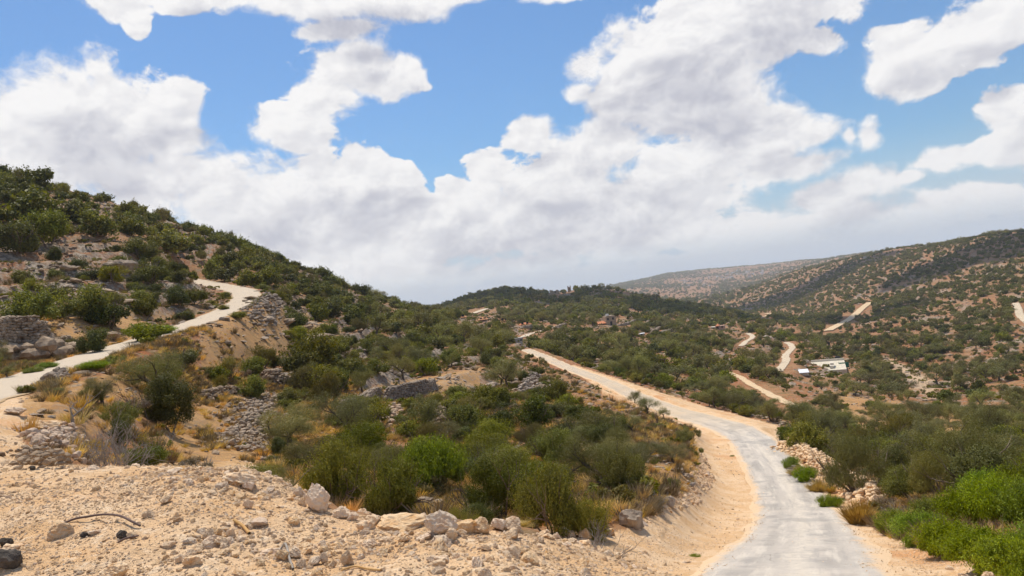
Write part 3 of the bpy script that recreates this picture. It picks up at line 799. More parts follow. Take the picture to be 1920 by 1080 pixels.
# stones ----------------------------------------------------
def stone_mat(name, a, b_, c, sc=5.0):
    m, s, b, out = mat_base(name)
    co = s.n('ShaderNodeTexCoord').outputs['Object']
    oi = s.n('ShaderNodeObjectInfo').outputs['Random']
    v = s.vm('ADD', co, s.scale((13.0, 7.0, 5.0), oi))
    n = s.noise(v, sc, 6, 0.65); n2 = s.noise(v, sc * 0.35, 4, 0.6)
    col = s.mix(s.step(n, 0.36, 0.66), a, b_)
    col = s.mix(s.step(n2, 0.50, 0.68, 0, 0.8), col, c)
    hs = s.n('ShaderNodeHueSaturation'); s.l(col, hs.inputs['Color'])
    s.l(s.math('ADD', 0.82, s.math('MULTIPLY', oi, 0.28)), hs.inputs['Value'])
    s.l(s.math('ADD', 0.78, s.math('MULTIPLY', s.math('FRACT', s.math('MULTIPLY', oi, 9.1)), 0.4)), hs.inputs['Saturation'])
    s.l(hs.outputs[0], b.inputs['Base Color'])
    bump(s, b, n, 0.7, 0.03)
    return m
MS_PALE = stone_mat('pale_limestone', (0.73, 0.51, 0.31), (0.80, 0.635, 0.44), (0.64, 0.38, 0.19))
MS_GREY = stone_mat('weathered_limestone', (0.28, 0.215, 0.155), (0.46, 0.365, 0.27), (0.15, 0.11, 0.08), 2.5)
MS_RED = stone_mat('reddish_stone', (0.60, 0.41, 0.25), (0.66, 0.50, 0.35), (0.50, 0.27, 0.14))
MS_DARK = stone_mat('dark_basalt', (0.065, 0.055, 0.045), (0.12, 0.10, 0.08), (0.17, 0.14, 0.11))
_ico = {}
def ico(sub):
    if sub not in _ico:
        bm = bmesh.new(); bmesh.ops.create_icosphere(bm, subdivisions=sub, radius=1)
        _ico[sub] = (np.array([v.co[:] for v in bm.verts]), np.array([[v.index for v in f.verts] for f in bm.faces])); bm.free()
    return _ico[sub]
def rock_verts(sub=3, planes=13, flat=0.7, rough=0.03):
    U, Fc = ico(sub)
    N = rng.normal(size=(planes, 3)); N /= np.linalg.norm(N, axis=1)[:, None]
    H = rng.uniform(0.62, 1.0, planes)
    dp = U @ N.T; dp = np.where(dp > 0.08, dp, 0.08)
    r = np.minimum((H / dp).min(1), 1.25)
    if sub >= 3:
        q = U * r[:, None] * 3.1
        r = r * (1 + (rough * 1.2 * (vnoise(q[:, 0] * 11 + q[:, 2] * 9, q[:, 1] * 12 - q[:, 2] * 8, 73) - 0.5) if sub > 3 else 0) + rough * 2.4 * (vnoise(q[:, 0] * 1.7 + q[:, 2] * 2.1, q[:, 1] * 1.7 - q[:, 2], 71) - 0.5) + rough * (vnoise(q[:, 0] * 5 + q[:, 2] * 4, q[:, 1] * 5 - q[:, 2] * 3, 72) - 0.5))
    V = U * r[:, None] * np.array([rnd(0.85, 1.25), rnd(0.75, 1.1), flat * rnd(0.8, 1.2)])
    return V, Fc
def rock_mesh(name, mat, **k):
    V, Fc = rock_verts(**k); return new_mesh(name, V * 0.5, Fc, mat)

# scattering of uncountable things through geometry nodes (stuff only)
def scatter(name, pts, rots, scls, var, protos, label, cat):
    """pts (n,3), rots (n,3), scls (n,3), var (n,) index in protos (meshes not placed anywhere else)"""
    n = len(pts)
    me = bpy.data.meshes.new(name); me.vertices.add(n); me.vertices.foreach_set('co', np.asarray(pts, np.float32).ravel())
    at = me.attributes.new('rot', 'FLOAT_VECTOR', 'POINT'); at.data.foreach_set('vector', np.asarray(rots, np.float32).ravel())
    at = me.attributes.new('scl', 'FLOAT_VECTOR', 'POINT'); at.data.foreach_set('vector', np.asarray(scls, np.float32).ravel())
    at = me.attributes.new('var', 'INT', 'POINT'); at.data.foreach_set('value', np.asarray(var, np.int32))
    me.update()
    o = link(name, me)
    g = bpy.data.node_groups.new(name + '_nodes', 'GeometryNodeTree')
    g.interface.new_socket('Geometry', in_out='INPUT', socket_type='NodeSocketGeometry')
    g.interface.new_socket('Geometry', in_out='OUTPUT', socket_type='NodeSocketGeometry')
    gi = g.nodes.new('NodeGroupInput'); go = g.nodes.new('NodeGroupOutput'); jn = g.nodes.new('GeometryNodeJoinGeometry')
    def na(nm, ty):
        nd = g.nodes.new('GeometryNodeInputNamedAttribute'); nd.data_type = ty; nd.inputs[0].default_value = nm; return nd.outputs[0]
    ra = na('rot', 'FLOAT_VECTOR'); sa = na('scl', 'FLOAT_VECTOR'); va = na('var', 'INT')
    e2r = g.nodes.new('FunctionNodeEulerToRotation'); g.links.new(ra, e2r.inputs[0])
    for i, pm in enumerate(protos):
        po = bpy.data.objects.new(pm.name, pm)          # never linked into the scene
        oi = g.nodes.new('GeometryNodeObjectInfo'); oi.inputs[0].default_value = po; oi.inputs['As Instance'].default_value = True
        cmp_ = g.nodes.new('FunctionNodeCompare'); cmp_.data_type = 'INT'; cmp_.operation = 'EQUAL'
        g.links.new(va, cmp_.inputs['A'] if False else [x for x in cmp_.inputs if x.enabled and x.type == 'INT'][0]); [x for x in cmp_.inputs if x.enabled and x.type == 'INT'][1].default_value = i
        ip = g.nodes.new('GeometryNodeInstanceOnPoints')
        g.links.new(gi.outputs[0], ip.inputs['Points']); g.links.new(oi.outputs['Geometry'], ip.inputs['Instance'])
        g.links.new(cmp_.outputs[0], ip.inputs['Selection']); g.links.new(e2r.outputs[0], ip.inputs['Rotation']); g.links.new(sa, ip.inputs['Scale'])
        g.links.new(ip.outputs[0], jn.inputs[0])
    g.links.new(jn.outputs[0], go.inputs[0])
    md = o.modifiers.new('scatter', 'NODES'); md.node_group = g
    tag(o, label, cat, kind='stuff')
    return o

# ------------------------------------------------------------------ plants
PROTO = {}
def proto(kind, lod, fn, count):
    PROTO[(kind, lod)] = [fn() for _ in range(count)]
LN = [(27000, .034), (8500, .064), (1900, .135), (420, .29)]      # leaves, leaf half length per level of detail
def P_oak(l): return lambda: shrub_mesh('evergreen_shrub', ML_OAK, 3.0, rnd(1.9, 2.5), 15, LN[l][0], LN[l][1], 0.6, twigs=[5, 3, 0, 0][l], stalks=0.12)
def P_dark(l): return lambda: shrub_mesh('evergreen_shrub', ML_DARK, 3.0, rnd(2.2, 2.9), 17, LN[l][0], LN[l][1], 0.6, twigs=[4, 3, 0, 0][l], stalks=0.06)
def P_broom(l): return lambda: shrub_mesh('broom_shrub', ML_BROOM, 2.6, rnd(2.1, 2.5), 9, int(LN[l][0] * .9), LN[l][1] * 1.1, 0.22, twigs=[6, 4, 0, 0][l], upright=0.75, zlo=.3, stalks=0.1)
def P_dry(l): return lambda: shrub_mesh('dry_shrub', ML_DRY, 2.4, rnd(1.2, 1.6), 8, int(LN[l][0] * .22), LN[l][1], 0.35, twigs=[16, 9, 4, 0][l], twig=MB_DEAD if l == 0 else MB_TWIG, upright=0.3)
def P_bright(l): return lambda: shrub_mesh('leafy_shrub', ML_BRIGHT, 2.4, rnd(1.2, 1.5), 16, int(LN[l][0] * .55), LN[l][1] * 1.75, 0.24, upright=0.55, zlo=.25, shell=.3, stalks=0.3)
OL = {}
def P_olive(l):
    def f():
        c, t = tree_meshes(4.2, 3.6, 1.15, [26000, 9500, 2300, 480][l], [.040, .066, .135, .28][l], thick=rnd(.13, .2), lobes=[18, 16, 12, 9][l])
        return (c, t)
    return f
for l, cnt in ((0, 4), (1, 4), (2, 3), (3, 3)): proto('oak', l, P_oak(l), cnt)
for l, cnt in ((0, 3), (1, 3), (2, 3), (3, 2)): proto('dark', l, P_dark(l), cnt)
for l, cnt in ((0, 2), (1, 2), (2, 2), (3, 1)): proto('broom', l, P_broom(l), cnt)
for l, cnt in ((0, 3), (1, 3), (2, 1), (3, 1)): proto('dry', l, P_dry(l), cnt)
for l, cnt in ((0, 4), (1, 1)): proto('bright', l, P_bright(l), cnt)
for l, cnt in ((0, 3), (1, 4), (2, 3), (3, 2)): proto('olive', l, P_olive(l), cnt)
NATW = {'oak': 3.0, 'dark': 3.0, 'broom': 2.6, 'dry': 2.4, 'bright': 2.4, 'olive': 4.2}
NATH = {'oak': 2.2, 'dark': 2.6, 'broom': 2.3, 'dry': 1.4, 'bright': 1.4, 'olive': 3.7}
def lod_of(d, w=3.0):
    q = d * 3.0 / w
    return 0 if q < 46 else 1 if q < 135 else 2 if q < 420 else 3

# plants one can point at: base pixel, crown width in pixels, kind, height factor, distance (None: where the ray meets the ground), label
KEY = [
 (322,815,104,'dark',1.15,None,'big dark evergreen oak in the middle of the left hollow'),
 (288,752,112,'olive',.85,None,'grey green olive with dark stem behind the big dark oak in the left hollow'),
 (192,760,62,'olive',.9,None,'bushy olive just below the concrete lane at the left end of the hollow'),
 (172,756,42,'dark',.8,None,'dark shrub touching the bushy olive below the concrete lane'),
 (109,745,32,'olive',.75,None,'small grey green olive growing against a stone heap beside the lane'),
 (228,842,50,'dark',1.2,None,'narrow dark oak left of the big oak in the hollow'),
 (272,884,84,'dark',1.0,21,'dark green shrub rising behind the dirt rim at left, with sunlit leaves at its foot'),
 (250,775,60,'dry',.9,None,'grey half dry shrub at the left foot of the big dark oak'),
 (368,884,100,'dry',.75,21,'brown leafless shrub behind the rim of the dirt bank, left of the dirt peak'),
 (405,718,46,'oak',1.0,None,'green shrub below the lane bend beside a dry shrub'),
 (383,735,30,'dry',1.2,None,'upright dry grey shrub between two green shrubs below the lane bend'),
 (475,748,50,'oak',1.15,None,'yellowish green shrub with bare stems at the terrace edge below the bend'),
 (345,692,60,'dark',.8,None,'low dark shrub right below the middle of the concrete lane'),
 (492,692,58,'broom',.9,None,'greyish green broom shrub on the terraces below the lane bend'),
 (590,708,108,'oak',1.05,None,'broad oak shrub filling the terrace between the lane bend and the straw field'),
 (560,700,60,'dark',1.0,None,'dark oak at the left side of the broad oak shrub on the terrace'),
 (616,760,66,'broom',1.1,None,'round upright brownish green broom on the edge of the straw terrace'),
 (545,848,128,'olive',.8,None,'spreading olive with leaning dark trunk beside the long grey stone heap'),
 (526,855,38,'dark',1.1,None,'dark shrub at the foot of the leaning olive trunk'),
 (470,890,95,'oak',.75,19,'low green shrub just behind the dirt peak'),
 (520,905,90,'broom',.8,20,'olive green twiggy shrub right of the dirt peak'),
 (680,738,48,'olive',1.25,None,'olive with thick dark trunk on the straw terrace, left of a matching one'),
 (756,714,50,'olive',1.2,None,'olive with thick dark trunk on the straw terrace, right of a matching one'),
 (819,697,24,'dark',.8,None,'tiny round dark bush alone on the straw terrace'),
 (847,690,30,'olive',1.1,None,'small narrow olive at the right end of the straw terrace'),
 (723,620,46,'oak',.8,None,'bright green oak shrub high on the slope right of the lane bend'),
 (724,662,42,'dark',1.0,None,'dark shrub in front of the pale rocks above the two olives'),
 (552,620,56,'dark',.9,None,'dark shrub standing on the stony bank right of the lane bend'),
 (690,802,70,'oak',.9,None,'bright green shrub growing over the curved dry stone wall'),
 (770,770,34,'oak',1.0,None,'small oak shrub below the curved dry stone wall'),
 (808,784,50,'olive',1.05,None,'thin sparse olive with slender leaning trunk below the curved wall'),
 (875,792,68,'broom',.85,None,'rounded brownish broom right of the upright rubble pile'),
 (925,840,90,'oak',.95,None,'broad green oak shrub in the centre of the slope'),
 (1004,808,78,'dark',1.1,None,'dark green oak shrub right of the centre of the slope'),
 (996,835,60,'broom',.9,None,'olive brown broom in front of the dark oak in the centre'),
 (640,962,130,'oak',1.5,21,'large green oak shrub rising behind the upright block of the dirt bank'),
 (740,975,120,'oak',1.5,20,'large green shrub behind the rim, left of the pointed boulder'),
 (815,925,120,'bright',1.6,27,'glossy bright green shrub in the thicket behind the pointed boulder'),
 (790,868,90,'oak',1.0,36,'dense green shrub above the glossy bright shrub in the thicket'),
 (868,985,72,'broom',1.15,15.5,'pale olive broom standing right behind the row of rim boulders'),
 (935,975,115,'dark',1.4,20,'dark green shrub behind the rim boulders in the middle'),
 (1035,1008,125,'oak',1.55,17,'tall tangled shrub with bare grey twigs right of the rim boulders'),
 (1110,1000,95,'oak',1.3,17,'twiggy green shrub at the right end of the thicket behind the rim'),
 (1060,1008,90,'dry',.9,14.5,'tangle of bare grey twigs at the foot of the tall shrub'),
 (1165,945,90,'oak',1.4,24,'upright green shrub left of the grey boulders by the dirt slope'),
 (1225,930,60,'dry',1.0,23,'brownish dry shrub above the grey boulders beside the dirt slope'),
 (1205,890,92,'olive',.8,None,'olive with forked dark trunks above the red earth bank'),
 (1165,875,80,'olive',.8,None,'spreading olive on the left of the forked olive above the red bank'),
 (1262,870,60,'olive',.75,None,'low olive leaning over the dirt slope by the road'),
 (1281,838,46,'olive',.85,None,'small round olive where the dirt shoulder narrows beside the road'),
 (1190,756,30,'olive',.9,None,'small umbrella shaped olive beside the upper road'),
 (1214,778,44,'olive',.9,None,'umbrella shaped olive a little nearer than another beside the upper road'),
 (1245,790,26,'olive',.9,None,'small olive near the road edge with bare stem'),
 (1107,836,66,'olive',.8,None,'rounded olive on the slope below the upper road'),
 (1480,832,40,'dark',1.3,None,'dark shrub on the right verge at the road junction'),
 (1516,852,70,'oak',1.1,None,'rounded shrub with bare lower twigs behind the rubble bank at the junction'),
 (1612,894,112,'broom',1.15,39,'large grey green shrub with bare grey twigs low down behind the rubble bank'),
 (1676,905,80,'dark',1.1,41,'dark shaded oak right behind the large twiggy olive'),
 (1710,945,90,'oak',.9,33,'bushy dark green shrub above the bright green verge plants'),
 (1770,955,100,'broom',.9,31,'dull green twiggy shrub above the bright green verge plants'),
 (1860,955,120,'dark',.9,30,'dark leafy shrub at the right edge above the bright plants'),
 (1662,935,46,'dry',.9,33,'brown dry brush between the rubble bank and the bright green plants'),
 (1690,965,70,'dry',.7,29,'low strip of brown dry brush behind the bright green plants'),
 # fresh green plants along the right verge
 (1683,1000,70,'bright',1.0,None,'bright green plant at the near end of the straw tuft on the right verge'),
 (1728,1022,90,'bright',1.05,None,'bright green plant second from the road end of the green verge'),
 (1778,1045,100,'bright',1.05,None,'bright green plant bulging over the stony edge of the verge'),
 (1838,1072,110,'bright',1.1,None,'bright green plant on the verge close to the bottom edge'),
 (1908,1100,130,'bright',1.1,None,'bright green plant in the bottom right corner of the picture'),
 (1758,990,80,'bright',1.1,24,'bright green plant in the second row of the verge, next to dry brush'),
 (1818,1010,95,'bright',1.2,22,'bright green plant in the second row in the middle of the verge'),
 (1888,1030,110,'bright',1.3,21,'tall bright green plant in the second row towards the right edge'),
 (1963,1050,130,'bright',1.3,19,'tall bright green plant cut by the right edge'),
 (1868,985,90,'bright',1.3,25,'bright green plant with the highest shoots at the back of the verge'),
 (1938,985,100,'bright',1.5,24,'very tall bright green shoots at the back near the right edge'),
 (1988,1120,130,'bright',1.1,14,'bright green plant at the lower right edge'),
 (1487,880,34,'bright',1.1,None,'low green weed clump beside the road, farthest of three'),
 (1513,907,44,'bright',1.15,None,'low green weed clump beside the road, middle of three'),
 (1557,952,46,'bright',.85,None,'low flat green weed clump beside the road, nearest of three'),
 (1663,1000,30,'bright',.8,None,'small green weed at the foot of the straw tuft'),
 (1303,1045,24,'bright',.6,None,'tiny green weed alone on the gravel left of the road'),
 (1373,857,9,'bright',.6,None,'tiny green weed on the dirt shoulder by the road bend'),
 # verge shrubs of the lane
 (272,640,74,'bright',.7,None,'long bright green shrub row on the uphill side of the concrete lane'),
 (305,628,44,'bright',.6,None,'bright green low shrub at the far end of the green row by the lane'),
 (175,697,50,'bright',.6,None,'fresh green low shrub on the downhill edge of the lane'),
 (63,700,32,'bright',.6,None,'low green weed left of the lane under the rock ledge'),
 (88,692,34,'bright',.6,None,'low green weed right of another under the rock ledge by the lane'),
 (180,662,52,'dark',1.2,None,'upright dark shrub between the rock ledge and the lane'),
 (12,710,36,'olive',.7,None,'small rounded shrub at the left edge under the ledge'),
 (447,600,32,'oak',.6,None,'small green shrub on the outer edge of the lane below its bend'),
 (421,560,22,'oak',.8,None,'small green shrub inside the lane bend'),
 (420,582,20,'oak',.8,None,'small green shrub at the inner kerb of the lane bend'),
 (272,598,54,'oak',1.1,None,'round oak shrub above the lane, left of the bend'),
 (345,602,36,'dark',.7,None,'low dark shrub just above the concrete lane'),
 (365,572,46,'dark',1.0,None,'dark oak shrub directly left of the lane bend'),
 (285,545,58,'dark',1.0,None,'big dark green shrub halfway up the left hill'),
 (325,488,80,'oak',.8,None,'long clump of oak high on the left hill above the bend'),
 (265,488,60,'oak',.9,None,'broad oak on the left of the long clump on the left hill'),
 (205,620,70,'dark',1.0,None,'wide dark shrub above the lane behind the upright dark one'),
 (160,600,80,'oak',1.0,None,'dense green shrub mass above the rock ledge'),
 (60,610,90,'oak',1.0,None,'green shrub thicket directly above the dry stone wall at left'),
 (30,490,70,'dark',1.1,None,'large dark oak at the left edge of the hill'),
 (90,470,70,'oak',1.1,None,'large sunlit oak on the left hill near the edge'),
 (70,430,80,'dark',1.0,None,'dark oak clump below the skyline at left'),
 (180,445,70,'oak',.9,None,'wide oak in front of the pale ledges at left'),
 (72,352,50,'dark',.9,None,'dark oak standing on the skyline at upper left'),
]
REGION = [
 (lambda px, py, d: d < 31 and 520 < px < 1300, 'the thicket behind the dirt rim'),
 (lambda px, py, d: d < 75 and px < 560, 'the hollow below the lane'),
 (lambda px, py, d: px < 480 and d < 300 and py < 640, 'the left hill above the lane'),
 (lambda px, py, d: px < 480 and d < 300, 'the left hill foot'),
 (lambda px, py, d: px < 800 and d >= 100, 'the slope below the left hill'),
 (lambda px, py, d: px < 860 and d < 100, 'the straw terraces left of centre'),
 (lambda px, py, d: px < 1300 and d < 110, 'the slope left of the road'),
 (lambda px, py, d: px > 1400 and d < 62, 'the rubble bank by the road'),
 (lambda px, py, d: px > 1300 and d < 115, 'the thicket right of the road'),
 (lambda px, py, d: px > 1250 and d < 250 and py > 690, 'the olive grove on red earth'),
 (lambda px, py, d: px < 1400 and d < 330, 'the valley side beyond the road'),
 (lambda px, py, d: px < 1560, 'the central hill with houses'),
 (lambda px, py, d: True, 'the stony hill at the right'),
]
def region(px, py, d):
    for f, ph in REGION:
        if f(px, py, d): return ph
KIND = {'oak': ('evergreen_shrub', 'shrub', 'green oak shrub'), 'dark': ('evergreen_shrub', 'shrub', 'dark oak shrub'),
        'broom': ('broom_shrub', 'shrub', 'brownish broom'), 'dry': ('dry_shrub', 'dry shrub', 'dry shrub'),
        'bright': ('leafy_shrub', 'green plant', 'bright green plant'), 'olive': ('olive_tree', 'olive tree', 'olive tree')}

PL = []      # (x, y, z, w, hfac, kind, label or None)
for (px, py, wp, kind, hf, d, lab) in KEY:
    if d is None: x, y, z, d = hit(px, py, 9)
    else:
        a, _ = pix_ang(px, py); x, y = math.sin(a) * d, math.cos(a) * d; z = float(ground(np.array([x]), np.array([y]))[0])
    w = wp / F * d * 1.03
    PL.append((x, y, z - 0.05, w, hf, kind, lab))
keyxy = np.array([(p[0], p[1], p[3]) for p in PL])

CLEAR = [  # pixel outline, remaining share of plants, only nearer than
 ([(290,735),(480,735),(500,870),(330,885),(300,850)], .05, 80), ([(560,765),(640,735),(720,715),(905,690),(905,728),(820,765),(690,790),(560,800)], .03, 120),
 ([(370,600),(470,560),(560,600),(520,690),(390,690)], .25, 160), ([(0,640),(330,600),(330,690),(0,740)], .06, 110), ([(540,770),(630,770),(640,850),(540,860)], .03, 80),
 ([(1150,880),(1300,850),(1320,930),(1230,945)], .04, 60), ([(60,740),(260,690),(330,690),(300,800),(100,800),(60,800)], .22, 70), ([(430,740),(520,690),(600,700),(520,760),(500,850),(440,850)], .06, 80),
 ([(1060,680),(1300,745),(1310,800),(1150,760)], .15, 130), ([(1480,680),(1610,680),(1610,712),(1480,712)], 0, 400), ([(140,440),(260,440),(260,580),(60,580)], .35, 200), ([(90,350),(240,380),(240,440),(60,400)], .35, 300),
 ([(1440,700),(1700,720),(1700,745),(1600,765),(1450,750)], .55, 300), ([(1125,595),(1175,595),(1175,618),(1125,618)], 0.1, 500), ([(820,575),(960,575),(960,600),(820,600)], .5, 800),
 ([(930,560),(1060,560),(1060,580),(930,580)], .35, 900), ([(1380,618),(1420,618),(1420,655),(1370,655)], .2, 500),
]
OPEN = [(1500, 852, 25, 10), (1545, 882, 28, 14), (1600, 922, 36, 16), (1555, 692, 36, 8), (1503, 699, 16, 9), (1476, 655, 12, 12), (1476, 680, 12, 14), (1398, 638, 20, 12), (1147, 606, 26, 10), (1346, 612, 14, 7), (1204, 628, 7, 6), (905, 599, 12, 6), (868, 595, 14, 5), (974, 638, 10, 9), (1000, 624, 26, 7),
        (905, 581, 26, 6), (985, 610, 16, 5), (1068, 540, 6, 6), (1040, 545, 10, 4), (1590, 595, 10, 12), (1560, 612, 12, 8), (1618, 578, 14, 10), (1912, 588, 12, 22), (1438, 590, 10, 4), (1130, 712, 50, 10), (1060, 690, 16, 7), (1400, 713, 30, 7), (1450, 740, 30, 8), (1735, 722, 12, 8), (1705, 692, 10, 8)]
def scatter_band(d0, d1, dens, wlo, whi):
    n = int(dens * 0.5 * (d1 * d1 - d0 * d0) * 1.50)
    a = rng.uniform(-0.72, 0.78, n); d = np.sqrt(rng.uniform(d0 * d0, d1 * d1, n))
    x = np.sin(a) * d; y = np.cos(a) * d; z = ground(x, y)
    px, py = project(x, y, z)
    cl = fbm2(x / 22, y / 22, 3, 81); cl2 = fbm2(x / 90, y / 90, 2, 82)
    p = 0.30 + 0.95 * sstep(cl, 0.36, 0.58)
    if d0 > 150: p *= 0.55 + 0.75 * sstep(cl2, 0.35, 0.6)
    for poly, f, dm in CLEAR: p = np.where(in_poly(px, py, poly) & (d < dm), p * f, p)
    p = np.where(in_poly(px, py, FILLPOLY) & (d < 128), 0, p)
    p = np.where((px > 1500) & (d > 230), p * 0.68, p)
    p = np.where((px > 1250) & (d > 1300), p * 0.75, p)
    if d0 >= 300:
        right = (px > 1400) & (d > 380)
        p = np.where(right, .15 + .26 * sstep(cl2, .35, .6) + .16 * sstep(cl, .4, .6), p * .44)
        shrink = np.where(right, .66, 1.0)
    else: shrink = 1.0
    w = wlo + (whi - wlo) * rng.random(n) ** 1.5 * shrink
    # nothing grows tall right in front of the houses, the yard and the winding roads
    for (tx, ty, rx, ry) in OPEN:
        qx, qy = project(x, y, z + w * .45); rr = w * .5 / d * F
        p = np.where((np.abs(qx - tx) < rx + rr * .7) & (qy > ty - ry) & (qy - rr * .9 < ty + ry), p * .04, p)
    w = np.where((px > 1450) & (d > 95) & (d < 300), w * .8, w)
    # bare rocky hilltop
    p = np.where((px > 1050) & (px < 1220) & (d > 620) & (d < 1300) & (py < 562), p * 0.6, p)
    if d0 > 1600: p = p * (.45 + 2.0 * sstep(fbm2(x / 380, y / 380, 3, 85), .42, .58))
    p = np.where((d < 60) & (px > 540) & (px < 1300), p * 1.9, p)
    p = np.where((px > 1420) & (d > 88) & (d < 245), p * .85, p)
    p = np.where((px < 700) & (d > 60), p * .8, p)
    for r in ROADS:
        if r['key'] in ('main', 'lane'):
            for q in r['pts'][::max(1, len(r['pts']) // 45)]:
                dq = math.hypot(q[0], q[1])
                if dq < 30: continue
                tx, ty = project(q[0], q[1], q[2]); qx, qy = project(x, y, z); rr = 1.5 / d * F
                p = np.where((d < dq) & (np.abs(qx - tx) < rr * .9) & (qy > ty) & (qy - rr * 1.5 < ty), p * .0, p)
        dist, _ = road_dist(x, y, r['pts']); p = np.where(dist < r['w'] / 2 + (1.2 if r['w'] < 6 else 3), 0, p)
    dist, _ = road_dist(x, y, road_ray([(1655,665),(1690,682),(1712,700),(1735,720),(1752,735),(1775,752)], 2)); p = np.where(dist < 4, p * .1, p)
    keep = (rng.random(n) < p) & visible(x, y, z + w * 0.9, 0.012)
    for i in np.nonzero(keep)[0]:
        if d[i] < 130:
            dd = np.hypot(keyxy[:, 0] - x[i], keyxy[:, 1] - y[i])
            if (dd < 0.38 * (keyxy[:, 2] + w[i])).any(): continue
        q = rng.random(); grove = (px[i] > 1420 and 88 < d[i] < 245)
        left = px[i] < 700
        if grove: kind = 'olive' if q < .74 else 'oak' if q < .9 else 'dark'
        elif left and d[i] > 70: kind = 'oak' if q < .46 else 'dark' if q < .84 else 'broom' if q < .92 else 'dry'
        elif px[i] > 1560 and d[i] > 240: kind = 'dark' if q < .36 else 'oak' if q < .60 else 'olive' if q < .85 else 'broom' if q < .93 else 'dry'
        elif d[i] < 100: kind = 'oak' if q < .42 else 'dark' if q < .56 else 'broom' if q < .70 else 'olive' if q < .86 else 'dry'
        else: kind = 'oak' if q < .44 else 'dark' if q < .60 else 'olive' if q < .88 else 'broom' if q < .95 else 'dry'
        ww = w[i] * (1.25 if kind == 'olive' else 0.8 if kind == 'dry' else 1.0)
        if d[i] < 34: ww = min(ww, 2.6)
        PL.append((x[i], y[i], z[i] - 0.08, ww, rnd(.8, 1.1), kind, None))
scatter_band(15, 60, 0.28, 0.8, 2.9)
scatter_band(60, 130, 0.155, 1.2, 3.5)
scatter_band(130, 300, 0.082, 1.9, 5.0)
scatter_band(300, 700, 0.110, 2.2, 5.6)
scatter_band(700, 1700, 0.046, 2.6, 7.5)
scatter_band(1700, 6000, 0.0060, 4, 13)

N = len(PL)
X = np.array([p[0] for p in PL]); Y = np.array([p[1] for p in PL]); Zp = np.array([p[2] for p in PL]); Wp = np.array([p[3] for p in PL]); HF = np.array([p[4] for p in PL])
KN = np.array([p[5] for p in PL]); DD = np.hypot(X, Y); PXp, PYp = project(X, Y, Zp + Wp * .35)
infr = (PXp > -40) & (PXp < 1960) & (PYp > 0) & (PYp < 1130) & visible(X, Y, Zp + Wp * 0.6)
size = np.where(infr, Wp / DD, Wp / DD * 1e-3)
size[:len(KEY)] += 10
OBN = {k: KIND[k][0] for k in KIND}
names = np.array([OBN[k] for k in KN])
indiv = np.zeros(N, bool)
for nm in set(names):
    idx = np.nonzero(names == nm)[0]; idx = idx[np.argsort(-size[idx])]
    sel = idx[:300]; sel = sel[size[sel] > 0.0005]; indiv[sel] = True
OBJ_JOIN = {}
REGN = [region(PXp[i], PYp[i], DD[i]) for i in range(N)]
CELL = [''] * N
for rg in set(REGN):
    ii = np.array([i for i in range(N) if REGN[i] == rg and indiv[i]])
    if not len(ii): continue
    qx = np.quantile(PXp[ii], [.2, .4, .6, .8]); qd = np.quantile(DD[ii], [1 / 3, 2 / 3])
    for i in ii:
        CELL[i] = ['front', 'middle', 'back'][int(np.searchsorted(qd, DD[i]))] + ' ' + ['far left', 'left', 'centre', 'right', 'far right'][int(np.searchsorted(qx, PXp[i]))]
def plant_object(i):
    x, y, z, w, hf, kind, lab = PL[i]
    d = DD[i]; l = lod_of(d, 3.0)
    if kind == 'bright': l = 0 if d < 60 else 1
    var = PROTO[(kind, l)]; v = int(rng.integers(len(var))); s = w / NATW[kind]; rz = rng.random() * 6.28
    sc = (s * rnd(.94, 1.06), s * rnd(.94, 1.06), s * hf)
    nm = KIND[kind][0]
    grp = None
    if lab is None:
        reg = region(PXp[i], PYp[i], d)
        big = w > {'oak': 2.9, 'dark': 2.9, 'broom': 2.6, 'dry': 2.0, 'bright': 2, 'olive': 3.8}[kind]
        cell = CELL[i]
        lab = ('large ' if big else 'small ') + KIND[kind][2] + ' at the ' + cell + ' of ' + reg
        grp = lab
    if kind == 'olive':
        e = bpy.data.objects.new(nm, None); COL.objects.link(e); e.empty_display_size = 0.2
        e.location = (x, y, z); e.rotation_euler = (0, 0, rz); e.scale = sc
        link('crown', var[v][0], e); link('trunk', var[v][1], e)
        tag(e, lab, KIND[kind][1], grp)
    else:
        o = link(nm, var[v], None, (x, y, z), (rnd(-.06, .06), rnd(-.06, .06), rz), sc)
        tag(o, lab, KIND[kind][1], grp)
for i in np.nonzero(indiv)[0]: plant_object(i)
STUFF = {'evergreen_shrub': ('green and dark oak shrubs covering the hillsides into the distance', 'shrubs'),
         'olive_tree': ('small olive trees dotted over the distant slopes', 'olive trees'),
         'broom_shrub': ('brownish green brooms dotted over the distant slopes', 'brooms'), 'dry_shrub': ('dry brown shrubs between the green ones on the distant slopes', 'dry shrubs'),
         'leafy_shrub': ('bright green plants', 'plants')}
